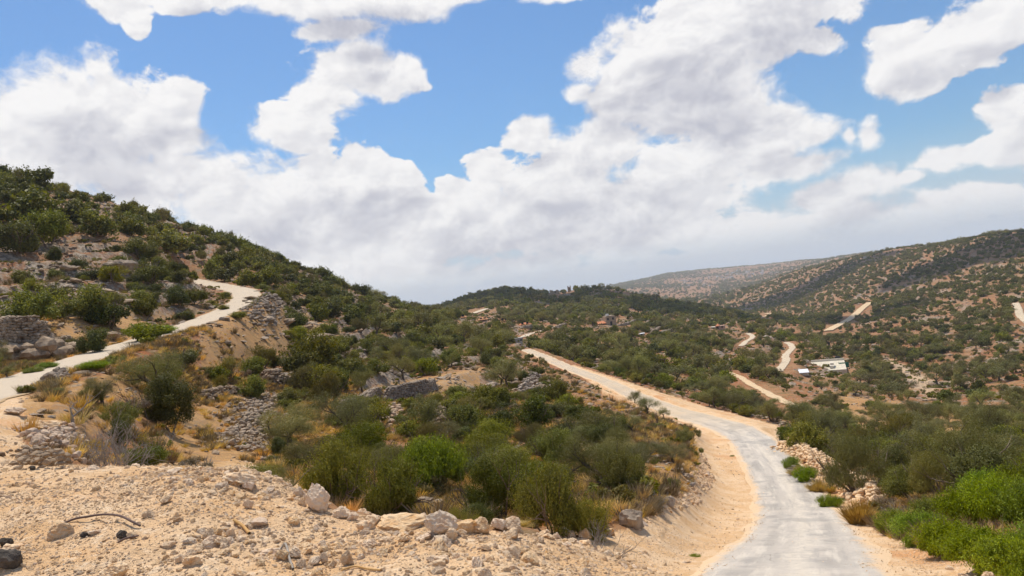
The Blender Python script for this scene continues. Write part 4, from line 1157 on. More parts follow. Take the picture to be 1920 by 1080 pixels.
for nm in sorted(set(names)):
    idx = np.nonzero((names == nm) & ~indiv)[0]
    if not len(idx): continue
    protos = []; off = {}
    for k in ('oak', 'dark', 'broom', 'dry', 'olive'):
        if OBN[k] != nm: continue
        for l in (0, 1, 2, 3):
            off[(k, l)] = (len(protos), len(PROTO[(k, l)]))
            for pm in PROTO[(k, l)]:
                protos.append(pm if k != 'olive' else join_tree(pm[0], pm[1], 'olive_tree'))
    var = []; rots = []; scl = []
    for i in idx:
        o_, c_ = off[(KN[i], lod_of(DD[i]))]; var.append(o_ + int(rng.integers(c_)))
        s = Wp[i] / NATW[KN[i]]; rots.append((rnd(-.08, .08), rnd(-.08, .08), rng.random() * 6.28)); scl.append((s, s * rnd(.85, 1.15), s * HF[i] * rnd(.8, 1.1)))
    used = sorted(set(var)); rem = {u: q for q, u in enumerate(used)}
    scatter({'evergreen_shrub': 'distant_shrubs', 'olive_tree': 'distant_olive_trees', 'broom_shrub': 'distant_brooms', 'dry_shrub': 'distant_dry_shrubs', 'leafy_shrub': 'distant_plants'}[nm],
            np.stack([X[idx], Y[idx], Zp[idx]], 1), rots, scl, [rem[v] for v in var], [protos[u] for u in used], *STUFF[nm])
print('PLANTS', N, {nm: int((names == nm).sum()) for nm in set(names)})

# ------------------------------------------------------------------ stones
RP = [rock_mesh('limestone_rock', MS_PALE, sub=4, planes=int(rng.integers(9, 16)), flat=rnd(.55, .85), rough=.09) for _ in range(9)]
RG = [rock_mesh('boulder', MS_GREY, sub=3, planes=int(rng.integers(10, 18)), flat=rnd(.45, .75), rough=.11) for _ in range(7)]
RR = [rock_mesh('limestone_rock', MS_RED, sub=3, planes=11, flat=.7, rough=.05) for _ in range(4)]
RD = [rock_mesh('dark_stone', MS_DARK, sub=3, planes=10, flat=.6, rough=.10) for _ in range(3)]
PB = [rock_mesh('pebble', MS_PALE, sub=2, planes=9, flat=.65) for _ in range(6)] + [rock_mesh('pebble', MS_RED, sub=2, planes=9, flat=.65) for _ in range(2)]
PG = [rock_mesh('field_stone', MS_GREY, sub=2, planes=10, flat=.55) for _ in range(6)]

def place_rock(px, py, wp, hp, mats, lab, name='limestone_rock', dmin=0, sink=.22, grp=None, dep=1.0):
    """px, py: centre of the stone's foot; wp, hp: width and height in photo pixels"""
    x, y, z, d = hit(px, py, dmin)
    w = wp / F * d; h = hp / F * d
    me = mats[int(rng.integers(len(mats)))]
    dm = np.array([c[:] for c in me.vertices.data.bound_box]) if False else None
    co = np.empty(len(me.vertices) * 3, np.float32); me.vertices.foreach_get('co', co); co = co.reshape(-1, 3)
    ext = co.max(0) - co.min(0)
    o = link(name, me, None, (x, y, z + h * (.5 - sink) * 1.0), (rnd(-.12, .12), rnd(-.12, .12) + 0.12, rnd(-.5, .5)), (w / ext[0], w * dep / ext[1] * rnd(.7, 1.0), h * (1 + sink) / ext[2]))
    tag(o, lab, 'boulder' if name == 'boulder' else 'rock', grp); return o

ROCKS = [  # foot px, foot py, width, height, material, label
 (594,960,44,54,RP,'tall upright pale block on the right shoulder of the dirt bank'),
 (577,940,14,16,RP,'small rounded stone behind the left edge of the tall upright block'),
 (562,936,24,20,RP,'orange shaded stone leaning on the left side of the upright block'),
 (568,948,16,14,RP,'small cube shaped stone under the orange shaded stone by the upright block'),
 (641,972,38,22,RP,'low wide rock just right of the tall upright block'),
 (662,975,22,16,RP,'orange faced rock next to the low wide rock on the rim'),
 (450,912,58,24,RP,'broad flat boulder half buried near the top of the dirt peak'),
 (424,914,16,10,RP,'small orange stone at the left end of the half buried boulder'),
 (467,922,22,16,RP,'white wedge shaped stone below the half buried boulder'),
 (467,955,20,18,RP,'angular stone with shaded front in the middle of the dirt peak'),
 (482,990,32,14,RR,'elongated reddish stone sliding down the right flank of the dirt peak'),
 (568,1026,34,18,RP,'wide pale stone half buried on the slope below the upright block'),
 (652,1062,26,28,RP,'cube shaped stone with orange face at the foot of the bank'),
 (555,1050,26,18,RP,'white flat topped stone in the cluster at the foot of the bank'),
 (568,1068,20,18,RP,'round orange stone in front of the white flat topped one'),
 (530,1050,26,18,RP,'rounded pale stone at the left end of the cluster at the bank foot'),
 (594,1062,20,16,RP,'leaning stone in the middle of the cluster at the bank foot'),
 (610,1060,16,22,RP,'narrow pointed stone in the cluster at the bank foot'),
 (625,1066,16,14,RP,'small pale stone at the right end of the cluster at the bank foot'),
 (540,1066,14,12,RP,'small stone wedged under the rounded pale stone of the cluster'),
 (417,1024,24,16,RP,'rounded stone in the pile halfway down the dirt bank'),
 (397,1020,22,20,RP,'pale stone at the left of the pile halfway down the bank'),
 (435,1010,16,20,RP,'upright stone at the right of the pile halfway down the bank'),
 (408,1006,20,16,RP,'stone on top of the pile halfway down the bank'),
 (386,1012,14,12,RP,'small stone left of the pile halfway down the bank'),
 (421,1042,28,12,RP,'long white flat stone below the pile on the bank'),
 (365,1058,34,18,RP,'flat white stone near the bottom edge left of the cluster'),
 (338,1054,18,14,RP,'rounded stone left of the flat white stone near the bottom'),
 (278,972,22,14,RP,'bright white stone lying apart above the bent cable'),
 (313,942,20,12,RP,'pale flat stone on the plain dirt left of the peak'),
 (325,904,14,9,RP,'small snow white stone near the rim left of the peak'),
 (329,886,26,9,RP,'pinkish white stone on the rim left of the peak'),
 (248,1012,18,12,RP,'orange pebble like stone beside the end of the bent cable'),
 (180,1002,24,8,RP,'flat whitish stone below the bent cable'),
 (215,1088,54,30,RP,'large pale stone cut by the bottom edge of the picture'),
 (835,1003,66,46,RP,'big pointed boulder on the rim, largest of the row'),
 (824,962,9,7,RP,'tiny stone perched on the tip of the big pointed boulder'),
 (816,1000,17,20,RP,'dark faced stone leaning on the left of the big pointed boulder'),
 (845,1014,28,24,RP,'stone with shaded front right below the big pointed boulder'),
 (880,1000,46,30,RP,'second boulder of the row, right of the pointed one'),
 (906,1001,34,30,RP,'third boulder of the row with a flat top'),
 (937,996,30,24,RP,'fourth boulder of the row, pale and set back'),
 (966,1000,40,30,RP,'last boulder of the row with a green weed on it'),
 (962,1012,34,22,RP,'rounded stone in front of the last boulder of the row'),
 (868,1006,20,14,RP,'small stone between the pointed boulder and the second one'),
 (912,1036,22,12,RP,'flat stone lying alone on the gravel below the row'),
 (812,1058,22,14,RP,'low stone on the gravel left of a flat orange edged one'),
 (833,1056,30,18,RP,'flat orange edged stone on the gravel near the bottom'),
 (740,992,96,30,RP,'long low pale boulder in the rim between upright block and pointed boulder'),
 (700,986,32,18,RP,'pale stone at the left end of the long low boulder'),
 (776,990,26,16,RP,'pale stone at the right end of the long low boulder'),
 (1022,1006,22,16,RP,'pale rock on the rim just before the dead twigs'),
 (1044,1010,16,12,RP,'small rock beside the pale rock before the dead twigs'),
 (1072,1008,20,12,RP,'low rock on the rim below the dead twigs'),
 (1098,1012,26,20,RP,'orange shaded rock on the rim right of the dead twigs'),
 (1131,1003,38,28,RG,'rough grey boulder on the rim, smaller of two'),
 (1146,1005,20,18,RP,'pale stone in front of the smaller rough grey boulder'),
 (1190,992,46,38,RG,'large rough grey boulder sloping at the end of the rim'),
 (1218,962,26,15,RP,'pale slab behind the large rough grey boulder'),
 (1203,956,12,10,RP,'small white stone between the slab and the large grey boulder'),
 (1236,962,16,9,RP,'thin stone right of the pale slab at the rim end'),
 (1256,952,26,20,RG,'rounded grey boulder above the rim end'),
 (1268,930,18,13,RP,'white round stone on the red earth, lower of two'),
 (1286,922,17,12,RP,'white round stone on the red earth, upper of two'),
 (1276,888,18,9,RG,'grey flat stone at the top of the red earth bank'),
 (44,815,32,20,RR,'orange boulder left of the long slab on the dirt bank'),
 (84,806,52,16,RP,'long pale slab at the top of the dirt bank'),
 (70,838,24,16,RR,'reddish stone under the long pale slab'),
 (30,778,30,12,RP,'flat pale rock low on the bank below the lane'),
 (206,640,30,16,RG,'pale rounded boulder beside the lane under the bushes'),
 (237,522,36,26,RG,'big weathered boulder standing on the left hill'),
 (214,520,36,22,RG,'tan boulder left of the big weathered boulder on the left hill'),
 (719,672,22,9,RG,'white flat boulder above the two thick trunked olives'),
 (634,701,26,9,RG,'white slab above the round broom on the straw terrace'),
 (1640,944,18,16,RP,'white rock at the near end of the rubble bank'),
 (1628,934,22,16,RP,'round white rock on top of the near end of the rubble bank'),
 (1612,948,24,18,RP,'wide rock beside the dark hole in the rubble bank'),
 (1586,914,26,14,RP,'flat topped rock on the ridge of the rubble bank'),
 (1572,906,18,14,RP,'white round rock on the ridge of the rubble bank'),
 (1600,926,22,14,RR,'reddish rock on the near part of the rubble bank'),
]
for (px, py, wp, hp, mt, lab) in ROCKS:
    big = mt is RG
    place_rock(px, py, wp, hp, mt, lab, 'boulder' if big else 'limestone_rock', sink=.14)
for (px, py, wp, hp, lab) in [(14,1068,42,30,'large dark stone with jagged edge in the bottom left corner'), (13,1030,20,14,'dark brown stone above the large dark stone at bottom left'), (231,1012,18,15,'dark stone touching the end of the bent cable'), (159,1012,13,9,'small dark stone below the middle of the bent cable'), (38,1066,9,7,'tiny dark stone right of the large dark stone at bottom left'), (61,882,9,7,'small dark stone near the rim at the left')]:
    place_rock(px, py, wp, hp, RD, lab, 'dark_stone', sink=.15)

def rock_field(n, poly, smin, smax, power, dmin, dmax, dens=None):
    """positions sampled evenly over the ground inside a pixel outline"""
    xs = [p[0] for p in poly]; ys = [p[1] for p in poly]
    out = []
    tries = 0
    A0, A1 = pix_ang(min(xs), 700)[0], pix_ang(max(xs), 700)[0]
    A0 = max(A0 - .05, -.74); A1 = min(A1 + .05, .78)
    m = n * 6
    a = rng.uniform(A0, A1, m); d = np.sqrt(rng.uniform(dmin ** 2, dmax ** 2, m))
    x = np.sin(a) * d; y = np.cos(a) * d; z = ground(x, y); px, py = project(x, y, z)
    ok = in_poly(px, py, poly) 
    if dens is not None: ok &= rng.random(m) < dens(x, y, px, py, d)
    idx = np.nonzero(ok)[0][:n]
    s = smin * (1 - rng.random(len(idx)) * (1 - (smin / smax) ** power)) ** (-1 / power)
    return x[idx], y[idx], z[idx], s
mainp = [r for r in ROADS if r['key'] == 'main'][0]['pts']; lanep = [r for r in ROADS if r['key'] == 'lane'][0]['pts']
def off_road(x, y, k=1.9):
    d1, _ = road_dist(x, y, mainp); d2, _ = road_dist(x, y, lanep); d3, _ = road_dist(x, y, [r for r in ROADS if r['key'] == 'spur'][0]['pts'])
    ok = (d1 > k + 0.25) & (d2 > 1.9) & (d3 > 2.2)
    if np.hypot(x, y).max() > 140:
        for r in ROADS[3:]: ok &= road_dist(x, y, r['pts'])[0] > r['w'] / 2 + 1.6
    return ok
BERM = [(-60,1200),(-60,745),(50,742),(78,760),(40,800),(62,862),(110,872),(280,868),(420,866),(440,860),(500,878),(565,905),(612,955),(700,968),(960,1000),(1110,1008),(1180,990),(1235,950),(1296,915),(1308,870),(1300,830),(1460,800),(1480,838),(1640,930),(1618,968),(1645,1000),(1735,1026),(1835,1062),(1905,1090),(1960,1200)]
def clump(x, y, px, py, d): return np.where(off_road(x, y), 0.12 + 0.95 * sstep(fbm2(x / .9, y / .9, 3, 91), .42, .62), 0)
def rimd(x, y, px, py, d):
    # loose stones gather on the peak and along the rim
    t = 1.0 * ((px > 300) & (px < 720)) + 0.8 * ((px >= 720) & (px < 1250)) + .35
    t = t * np.where(py < 1060, 1, .7)
    return np.where(off_road(x, y), t * clump(x, y, px, py, d), 0) * np.where((px > 1290) & (px < 1480), .25, 1)
sx, sy, sz, ss = [], [], [], []
for args in ((5200, BERM, .030, .20, 2.6, 4.2, 13, rimd), (1300, BERM, .06, .30, 2.6, 13, 60, clump)):
    a, b, c, s_ = rock_field(*args); sx.append(a); sy.append(b); sz.append(c); ss.append(s_)
# the rubble bank on the right of the road and the red scree left of it
BANK = [(1462,838),(1480,832),(1540,850),(1590,880),(1655,925),(1650,950),(1580,955),(1540,930),(1520,880)]
SCREE = [(1296,838),(1320,850),(1340,900),(1320,940),(1250,965),(1190,1000),(1180,985),(1240,945),(1290,910)]
BANKR = []
for poly, n, a0, a1, lo, hi in ((BANK, 4200, 30, 66, .10, .50), (SCREE, 900, 14, 52, .09, .4)):
    a, b, c, s_ = rock_field(n, poly, lo, hi, 2.2, a0, a1, lambda x, y, px, py, d: off_road(x, y, 2.3) * 1.0)
    sx.append(a); sy.append(b); sz.append(c); ss.append(s_)
sx, sy, sz, ss = map(np.concatenate, (sx, sy, sz, ss))
dd = np.hypot(sx, sy); ppx, ppy = project(sx, sy, sz)
red = (((ppx > 1150) & (ppx < 1345) & (ppy > 830)) | ((ppx > 1460) & (ppy < 930)) | ((ppx < 150) & (ppy < 860))) & (rng.random(len(sx)) < .5)
app = ss / dd * ((ppx > 0) & (ppx < 1920) & (ppy < 1085))
order = np.argsort(-app); nind = 300 - len([r for r in ROCKS if r[4] is not RG])
ind = np.zeros(len(sx), bool); ind[order[:nind]] = True
def rock_region(px, py):
    if px > 1420: return 'the rubble bank by the road' if py < 960 else 'the stony verge by the road'
    if px > 1150 and py < 1000: return 'the scree beside the shoulder'
    if px > 980: return 'the gravel below the grey twigs'
    if px > 700: return 'the gravel below the rim boulders'
    if px > 520: return 'the right flank of the bank'
    if px > 340: return 'the dirt peak'
    return 'the open dirt at left'
def cells(idx, regs, px, d):
    out = {}
    for rg in set(regs[i] for i in idx):
        ii = np.array([i for i in idx if regs[i] == rg]); qx = np.quantile(px[ii], [.2, .4, .6, .8]); qd = np.quantile(d[ii], [1 / 3, 2 / 3])
        for i in ii: out[i] = ['front', 'middle', 'back'][int(np.searchsorted(qd, d[i]))] + ' ' + ['far left', 'left', 'centre', 'right', 'far right'][int(np.searchsorted(qx, px[i]))] + ' of ' + rg
    return out
rgs = {i: rock_region(ppx[i], ppy[i]) for i in np.nonzero(ind)[0]}; cel = cells(list(rgs), rgs, ppx, dd); med = float(np.median(ss[ind]))
for i in np.nonzero(ind)[0]:
    me = (RR if red[i] else RP)[int(rng.integers(4 if red[i] else 9))]
    s_ = ss[i]
    lab = ('small' if s_ < med else 'larger') + (' reddish' if red[i] else ' pale') + ' stone at the ' + cel[i]
    o = link('limestone_rock', me, None, (sx[i], sy[i], sz[i] + s_ * .02), (rnd(-.5, .5), rnd(-.5, .5), rng.random() * 6.28), (s_ * 1.05, s_ * .9, s_ * rnd(.7, 1.1)))
    tag(o, lab, 'rock', lab)
rest = np.nonzero(~ind)[0]
K = len(rest)
protR = RP[:5] + RR[:3]
scatter('loose_stones', np.stack([sx[rest], sy[rest], sz[rest] + ss[rest] * .03], 1), rng.uniform(-.6, .6, (K, 3)) * [1, 1, 6], ss[rest][:, None] * rng.uniform(.7, 1.15, (K, 3)),
        np.where(red[rest], 5 + rng.integers(0, 3, K), rng.integers(0, 5, K)), protR, 'loose pale stones strewn over the dirt bank and road edges', 'loose stones')
# gravel
gx, gy, gz, gs = [], [], [], []
for args in ((42000, BERM, .008, .034, 2.2, 4.2, 9.5, lambda x, y, px, py, d: np.where(off_road(x, y), .5 + .5 * sstep(fbm2(x / .5, y / .5, 2, 95), .35, .6), 0)),
             (16000, BERM, .014, .055, 2.2, 9.5, 22, lambda x, y, px, py, d: np.where(off_road(x, y), .2 + .8 * sstep(fbm2(x / .9, y / .9, 2, 96), .4, .6), 0)),
             (14000, BERM, .02, .085, 2.4, 22, 110, lambda x, y, px, py, d: np.where(off_road(x, y), .1 + .9 * sstep(fbm2(x / 2, y / 2, 2, 97), .45, .6), 0))):
    a, b, c, s_ = rock_field(*args); gx.append(a); gy.append(b); gz.append(c); gs.append(s_)
def spill(x, y, px, py, d):
    q, _ = road_dist(x, y, mainp); return np.where(q < 1.25, .05, np.where(q < 2.4, .9, 0)) * sstep(fbm2(x / 1.3, y / 1.3, 2, 98), .35, .6)
a, b, c, s_ = rock_field(9000, [(1200,1200),(1200,700),(1800,700),(1800,1200)], .012, .06, 2.2, 12, 70, spill); gx.append(a); gy.append(b); gz.append(c + .06); gs.append(s_)
gx, gy, gz, gs = map(np.concatenate, (gx, gy, gz, gs)); K = len(gx)
scatter('gravel', np.stack([gx, gy, gz + gs * .06], 1), rng.uniform(-.7, .7, (K, 3)) * [1, 1, 5], gs[:, None] * rng.uniform(.7, 1.2, (K, 3)), rng.integers(0, 8, K), PB, 'fine pale gravel covering the dirt bank and the road shoulders', 'gravel')

# weathered field stones and boulders of the hillsides
HILL = [(-300,1080),(-300,100),(2200,100),(2200,1100)]
def hillden(x, y, px, py, d):
    f = sstep(fbm2(x / 7, y / 7, 3, 101), .50, .60) + .06
    f = f * np.where(in_poly(px, py, FILLPOLY) & (d < 128), 0, 1)
    f = np.where(((px < 330) & (py < 600)), f * 1.9, f)
    return f * off_road(x, y, 2.4)
hx, hy, hz, hs = [], [], [], []
for n, lo, hi, d0, d1 in ((4200, .12, .55, 22, 70), (9000, .22, 1.2, 70, 170), (9000, .45, 2.6, 170, 420), (9000, .9, 4.0, 420, 1300)):
    a, b, c, s_ = rock_field(n, HILL, lo, hi, 2.0, d0, d1, hillden); hx.append(a); hy.append(b); hz.append(c); hs.append(s_)
# rock ledges on the bare upper left slopes
for poly, n in (([(90,350),(240,380),(300,440),(60,410)], 500), ([(60,430),(160,470),(200,500),(60,500)], 160), ([(40,500),(250,490),(260,600),(40,570)], 600), ([(500,560),(600,590),(610,650),(540,640)], 420), ([(560,600),(700,640),(740,700),(600,700)], 260), ([(440,560),(520,560),(560,640),(470,620)], 260)):
    a, b, c, s_ = rock_field(n, poly, .35, 2.2, 1.8, 60, 240); hx.append(a); hy.append(b); hz.append(c); hs.append(s_)
hx, hy, hz, hs = map(np.concatenate, (hx, hy, hz, hs)); dd = np.hypot(hx, hy)
vis = visible(hx, hy, hz + hs, .01); hx, hy, hz, hs, dd = hx[vis], hy[vis], hz[vis], hs[vis], dd[vis]
ppx, ppy = project(hx, hy, hz)
app = hs / dd * ((ppx > 0) & (ppx < 1920) & (ppy < 1080)); order = np.argsort(-app)
ind = np.zeros(len(hx), bool); ind[order[:280]] = True
hreg = {i: region(ppx[i], ppy[i], dd[i]) for i in np.nonzero(ind)[0]}; cel = cells(list(hreg), hreg, ppx, dd)
for i in np.nonzero(ind)[0]:
    lab = ('big ' if hs[i] > .9 else 'small ') + 'grey boulder at the ' + cel[i]
    s_ = hs[i]
    o = link('boulder', RG[int(rng.integers(7))], None, (hx[i], hy[i], hz[i] + s_ * .1), (rnd(-.25, .25), rnd(-.25, .25), rng.random() * 6.28), (s_ * rnd(1, 1.5), s_, s_ * rnd(.6, 1)))
    tag(o, lab, 'boulder', lab)
rest = np.nonzero(~ind)[0]; K = len(rest)
scatter('field_stones', np.stack([hx[rest], hy[rest], hz[rest] + hs[rest] * .06], 1), rng.uniform(-.3, .3, (K, 3)) * [1, 1, 10], hs[rest][:, None] * rng.uniform(.6, 1.3, (K, 3)) * [1.15, 1.15, .75], rng.integers(0, 6, K), PG,
        'grey limestone field stones strewn over the hillsides', 'field stones')

# dry stone walls and stone heaps: every stone of one wall in one mesh
def wall(P, h, lab, th=0.6, stone=.26, mats=RG, cat='stone wall', name='dry_stone_wall', d0=None, jit=.0, lift=0):
    W = []
    for p in P:
        x, y, z, d = hit(p[0], p[1]) if len(p) == 2 else (*to_world(*p), p[2])
        W.append((x, y, z))
    pts = catmull(W, stone * .85); V = []; Fs = []; o = 0
    gzz = ground(pts[:, 0], pts[:, 1])
    rows = max(2, int(h / (stone * .6)))
    for i in range(len(pts)):
        t = pts[min(i + 1, len(pts) - 1), :2] - pts[max(i - 1, 0), :2]; t /= np.linalg.norm(t) + 1e-9; nn = np.array([t[1], -t[0]])
        hh = h * (.75 + .5 * vnoise(i / 9.0, h * 7, 111)) * min(1, .35 + min(i, len(pts) - 1 - i) / 5)
        for r in range(rows):
            zz = hh * (r + .5) / rows
            for k in (-1, 1):
                s_ = stone * rnd(.75, 1.35)
                v, f = rock_verts(sub=2, planes=9, flat=.7)
                q = rng.random() * 6.28; c_, s2 = math.cos(q), math.sin(q)
                v = np.stack([v[:, 0] * c_ - v[:, 1] * s2, v[:, 0] * s2 + v[:, 1] * c_, v[:, 2]], 1) * s_ * .55
                off = nn * k * th * .42 * (1.2 - .5 * r / rows) + t * rnd(-.08, .08) + rng.normal(size=2) * jit
                V.append(v + [pts[i, 0] + off[0], pts[i, 1] + off[1], gzz[i] + zz - .05 + lift]); Fs.append(f + o); o += len(v)
    me = new_mesh(name, np.vstack(V), np.vstack(Fs), mats[0].materials[0]); ob = link(name, me); tag(ob, lab, cat); return ob
def heap(P, h, w, lab, stone=.26, n=120, mat=RG, jit=0):
    W = [hit(*p)[:3] for p in P]; pts = catmull(W, .2); V = []; Fs = []; o = 0
    for k in range(n):
        c = pts[int(rng.integers(len(pts)))]; a = rng.normal(size=2) * w * .33
        x, y = c[0] + a[0], c[1] + a[1]; g = float(ground(np.array([x]), np.array([y]))[0])
        q = max(0, 1 - np.hypot(*a) / w); z = g + h * q * rng.random() ** .6
        v, f = rock_verts(sub=2, planes=9, flat=.7); s_ = stone * rnd(.6, 1.5)
        V.append(v * s_ * .55 + [x, y, z]); Fs.append(f + o); o += len(v)
    me = new_mesh('stone_heap', np.vstack(V), np.vstack(Fs), mat[0].materials[0]); ob = link('stone_heap', me); tag(ob, lab, 'stone heap'); return ob
wall([(-40,676),(10,676),(60,672),(92,668)], 2.1, 'high rough dry stone wall above the rock ledge at the left edge', th=.9, stone=.34, lift=.9)
wall([(-40,680),(20,679),(80,674),(140,663)], 1.3, 'dark overhanging rock ledge under the high dry stone wall', th=1.1, stone=1.1, cat='rock ledge', name='rock_ledge')
wall([(104,655),(128,652),(148,650)], 1.0, 'short dry stone wall right of the high one above the lane', stone=.3)
wall([(722,752),(740,750),(765,748),(790,744),(815,733)], 1.25, 'curved dry stone wall under the thick trunked olives, right piece', stone=.24)
wall([(640,787),(655,779),(675,766),(700,752),(714,748)], .95, 'curved dry stone wall under the straw terrace, left piece', stone=.24)
wall([(772,687),(790,684),(810,680),(822,676)], .9, 'short dry stone wall above the tiny round bush', stone=.24)
wall([(500,708),(520,722),(545,728),(583,730)], .9, 'crumbled dry stone wall left of the round broom', stone=.25, jit=.1)
wall([(385,752),(410,742),(440,735)], .6, 'low dark crumbled wall at the back of the hollow', stone=.24, jit=.1)
heap([(452,845),(470,800),(500,762),(530,748)], .5, 2.2, 'long heap of grey stones running down to the olive with the leaning trunk', stone=.22, n=900)
heap([(822,805),(828,785),(838,768)], 1.1, 1.3, 'upright pile of grey rubble beside the thin sparse olive', n=260)
heap([(720,795),(735,778),(745,768)], .6, 1.2, 'reddish collapsed stones below the gap of the curved wall', n=160, mat=RR)
heap([(985,742),(995,725),(1003,712)], 1.2, 1.6, 'grey rubble pile among shrubs below the end of the upper road', stone=.32, n=220)
heap([(916,767),(930,758),(942,752)], .7, 1.6, 'low grey rubble pile left of the rubble pile with shrubs', stone=.3, n=180)
heap([(92,722),(105,715),(115,709)], .6, .7, 'heap of grey stones on the outer edge of the lane', stone=.16, n=260)
heap([(100,842),(115,826),(122,812)], .3, .7, 'heap of reddish stones at the left end of the hollow', stone=.13, n=420, mat=RR)
heap([(1478,842),(1520,860),(1560,884),(1600,912),(1638,940)], 0.8, 1.4, 'long rubble bank of pale stones along the right side of the road', stone=.19, n=2200, mat=RP)
heap([(58,865),(75,868),(98,880)], .35, .5, 'strip of grey broken stones on the left shoulder of the bank', stone=.07, n=260)['kind'] = 'stuff'
heap([(480,610),(500,590),(530,575),(560,580)], .6, 3.0, 'wide scree of pale stones on the bank right of the lane bend', stone=.4, n=420)['kind'] = 'stuff'
for P, lab in (([(1160,613),(1175,610),(1192,604)], 'terrace wall right of the stone house'), ([(1196,616),(1206,612),(1216,606)], 'short terrace wall uphill of the blue white booth'), ([(1222,624),(1236,618),(1250,610)], 'terrace wall with a kink right of the booth'),
               ([(1238,627),(1256,623),(1268,617)], 'long dark terrace wall right of the booth, lowest of three'), ([(1298,620),(1306,619),(1314,618)], 'short terrace wall left of the pink roofed house'), ([(1040,617),(1050,615),(1060,611)], 'pale terrace wall left of the stone house'),
               ([(978,618),(990,616),(1000,613)], 'terrace retaining wall below the pink earth cut')):
    wall(P, 1.3, lab, th=1.0, stone=.55)

# ------------------------------------------------------------------ bare and fallen wood, cable, straw
def bare_tree(px, py, hp, lab, name, mat, depth=4, spread=.55, d=None, kids=2, cat='bare tree', up=1.2, r=.05, wide=1.0):
    if d is None: x, y, z, d = hit(px, py)
    else:
        a, _ = pix_ang(px, py); x, y = math.sin(a) * d, math.cos(a) * d; z = float(ground(np.array([x]), np.array([y]))[0])
    h = hp / F * d; parts = branches((0, 0, -.1), (rnd(-.15, .15), rnd(-.15, .15), up), h * .42, r * h, depth, spread, kids, 6, .22)
    V, f = merge(parts); V[:, :2] *= wide
    e = bpy.data.objects.new(name, None); COL.objects.link(e); e.location = (x, y, z)
    nb = max(1, len(parts) // 40)
    V1, f1 = parts[0]; V2, f2 = merge(parts[1:])
    V2 = V2.copy(); V2[:, :2] *= wide
    link('trunk', new_mesh('trunk', V1, f1, mat, smooth=True), e); link('branches', new_mesh('branches', V2, f2, mat, smooth=True), e)
    tag(e, lab, cat)
bare_tree(136, 802, 66, 'bare grey tree with spreading twigs at the left of the hollow', 'bare_tree', MB_DEAD, 4, .7, wide=1.1)
bare_tree(322, 846, 56, 'thin dead sapling standing in the straw of the hollow', 'bare_tree', MB_DEAD, 3, .5, r=.03)
bare_tree(1460, 838, 26, 'small bare grey bush at the corner of the road junction', 'bare_tree', MB_DEAD, 3, .7, r=.03)
bare_tree(1234, 800, 40, 'bare brown sapling between small olives beside the road', 'bare_tree', MB_TWIG, 4, .5)
bare_tree(246, 392, 14, 'tiny lone sapling on the skyline of the left hill', 'bare_tree', MB_TWIG, 3, .6)
def brush(px, py, wp, hp, d, lab, n=26, mat=MB_DEAD):
    a, _ = pix_ang(px, py)
    if d is None: x, y, z, d = hit(px, py)
    else: x, y = math.sin(a) * d, math.cos(a) * d; z = float(ground(np.array([x]), np.array([y]))[0])
    w = wp / F * d; h = hp / F * d; parts = []
    for i in range(n):
        q = rng.uniform(-.5, .5)
        branches((q * w, rng.uniform(-.25, .25) * w, 0), (q * 1.2 + rnd(-.6, .6), rnd(-.6, .4), rnd(.3, 1.1)), h * rnd(.35, .7), .011 * max(1, h), 3, .6, 2, 3, .35, parts)
    V, f = merge(parts); V[:, 2] = V[:, 2] * 1.0
    o = link('dead_brush', new_mesh('dead_brush', V, f, mat), None, (x, y, z)); tag(o, lab, 'dead brush'); return o
brush(165, 884, 120, 74, 17.5, 'tangled heap of dead grey branches behind the rim at the left', 46)
brush(212, 888, 80, 50, 17, 'low tangle of grey twigs right of the heap of dead branches', 30)
brush(1088, 1008, 120, 66, 13.5, 'mesh of bare grey twigs at the right end of the thicket', 40)
brush(1540, 902, 60, 34, None, 'bare bent grey twigs under the large twiggy olive', 22)
brush(955, 885, 70, 40, None, 'brown twiggy brush in the thicket between green shrubs', 20, MB_TWIG)

def cable(P, r, lab, mat, name='cable'):
    W = []
    for (px, py, up) in P:
        x, y, z, d = hit(px, py); W.append((x, y, z + up))
    pts = catmull(W, .03); V, f = tube(pts, np.full(len(pts), r), 7)
    o = link(name, new_mesh(name, V, f, mat, smooth=True)); tag(o, lab, 'cable' if name == 'cable' else 'stick'); return o
M_CABLE = plain_mat('brown_plastic', (0.13, 0.085, 0.07), .6, (0.19, 0.13, 0.11), 20)
cable([(117, 988, .012), (140, 983, .02), (165, 980, .04), (195, 979, .05), (225, 981, .05), (248, 988, .04), (264, 997, .02)], .009, 'brown bent cable lying on the open dirt at the left', M_CABLE)
cable([(222, 1020, .012), (236, 1018, .02), (250, 1013, .02), (259, 1008, .012)], .008, 'short dark bent cable end beside the dark stone', M_CABLE)
M_GCABLE = plain_mat('grey_plastic', (0.30, 0.27, 0.23), .6, (0.38, 0.34, 0.29), 20)
cable([(527, 1036, .02), (536, 1037, .05), (541, 1048, .05), (544, 1060, .03), (550, 1072, .01)], .008, 'grey hose piece curling over the stone cluster at the bank foot', M_GCABLE)
M_STICK = plain_mat('straw_stick', (0.52, 0.30, 0.11), .8, (0.60, 0.38, 0.16), 10)
cable([(440, 986, .03), (450, 990, .03), (458, 996, .02), (468, 1005, .01)], .012, 'yellow brown stick lying on the dirt peak', M_STICK, 'stick')
cable([(640, 1074, .01), (665, 1070, .012), (690, 1074, .012), (715, 1077, .01)], .006, 'thin dry stick at the bottom edge below the cube shaped stone', M_STICK, 'stick')

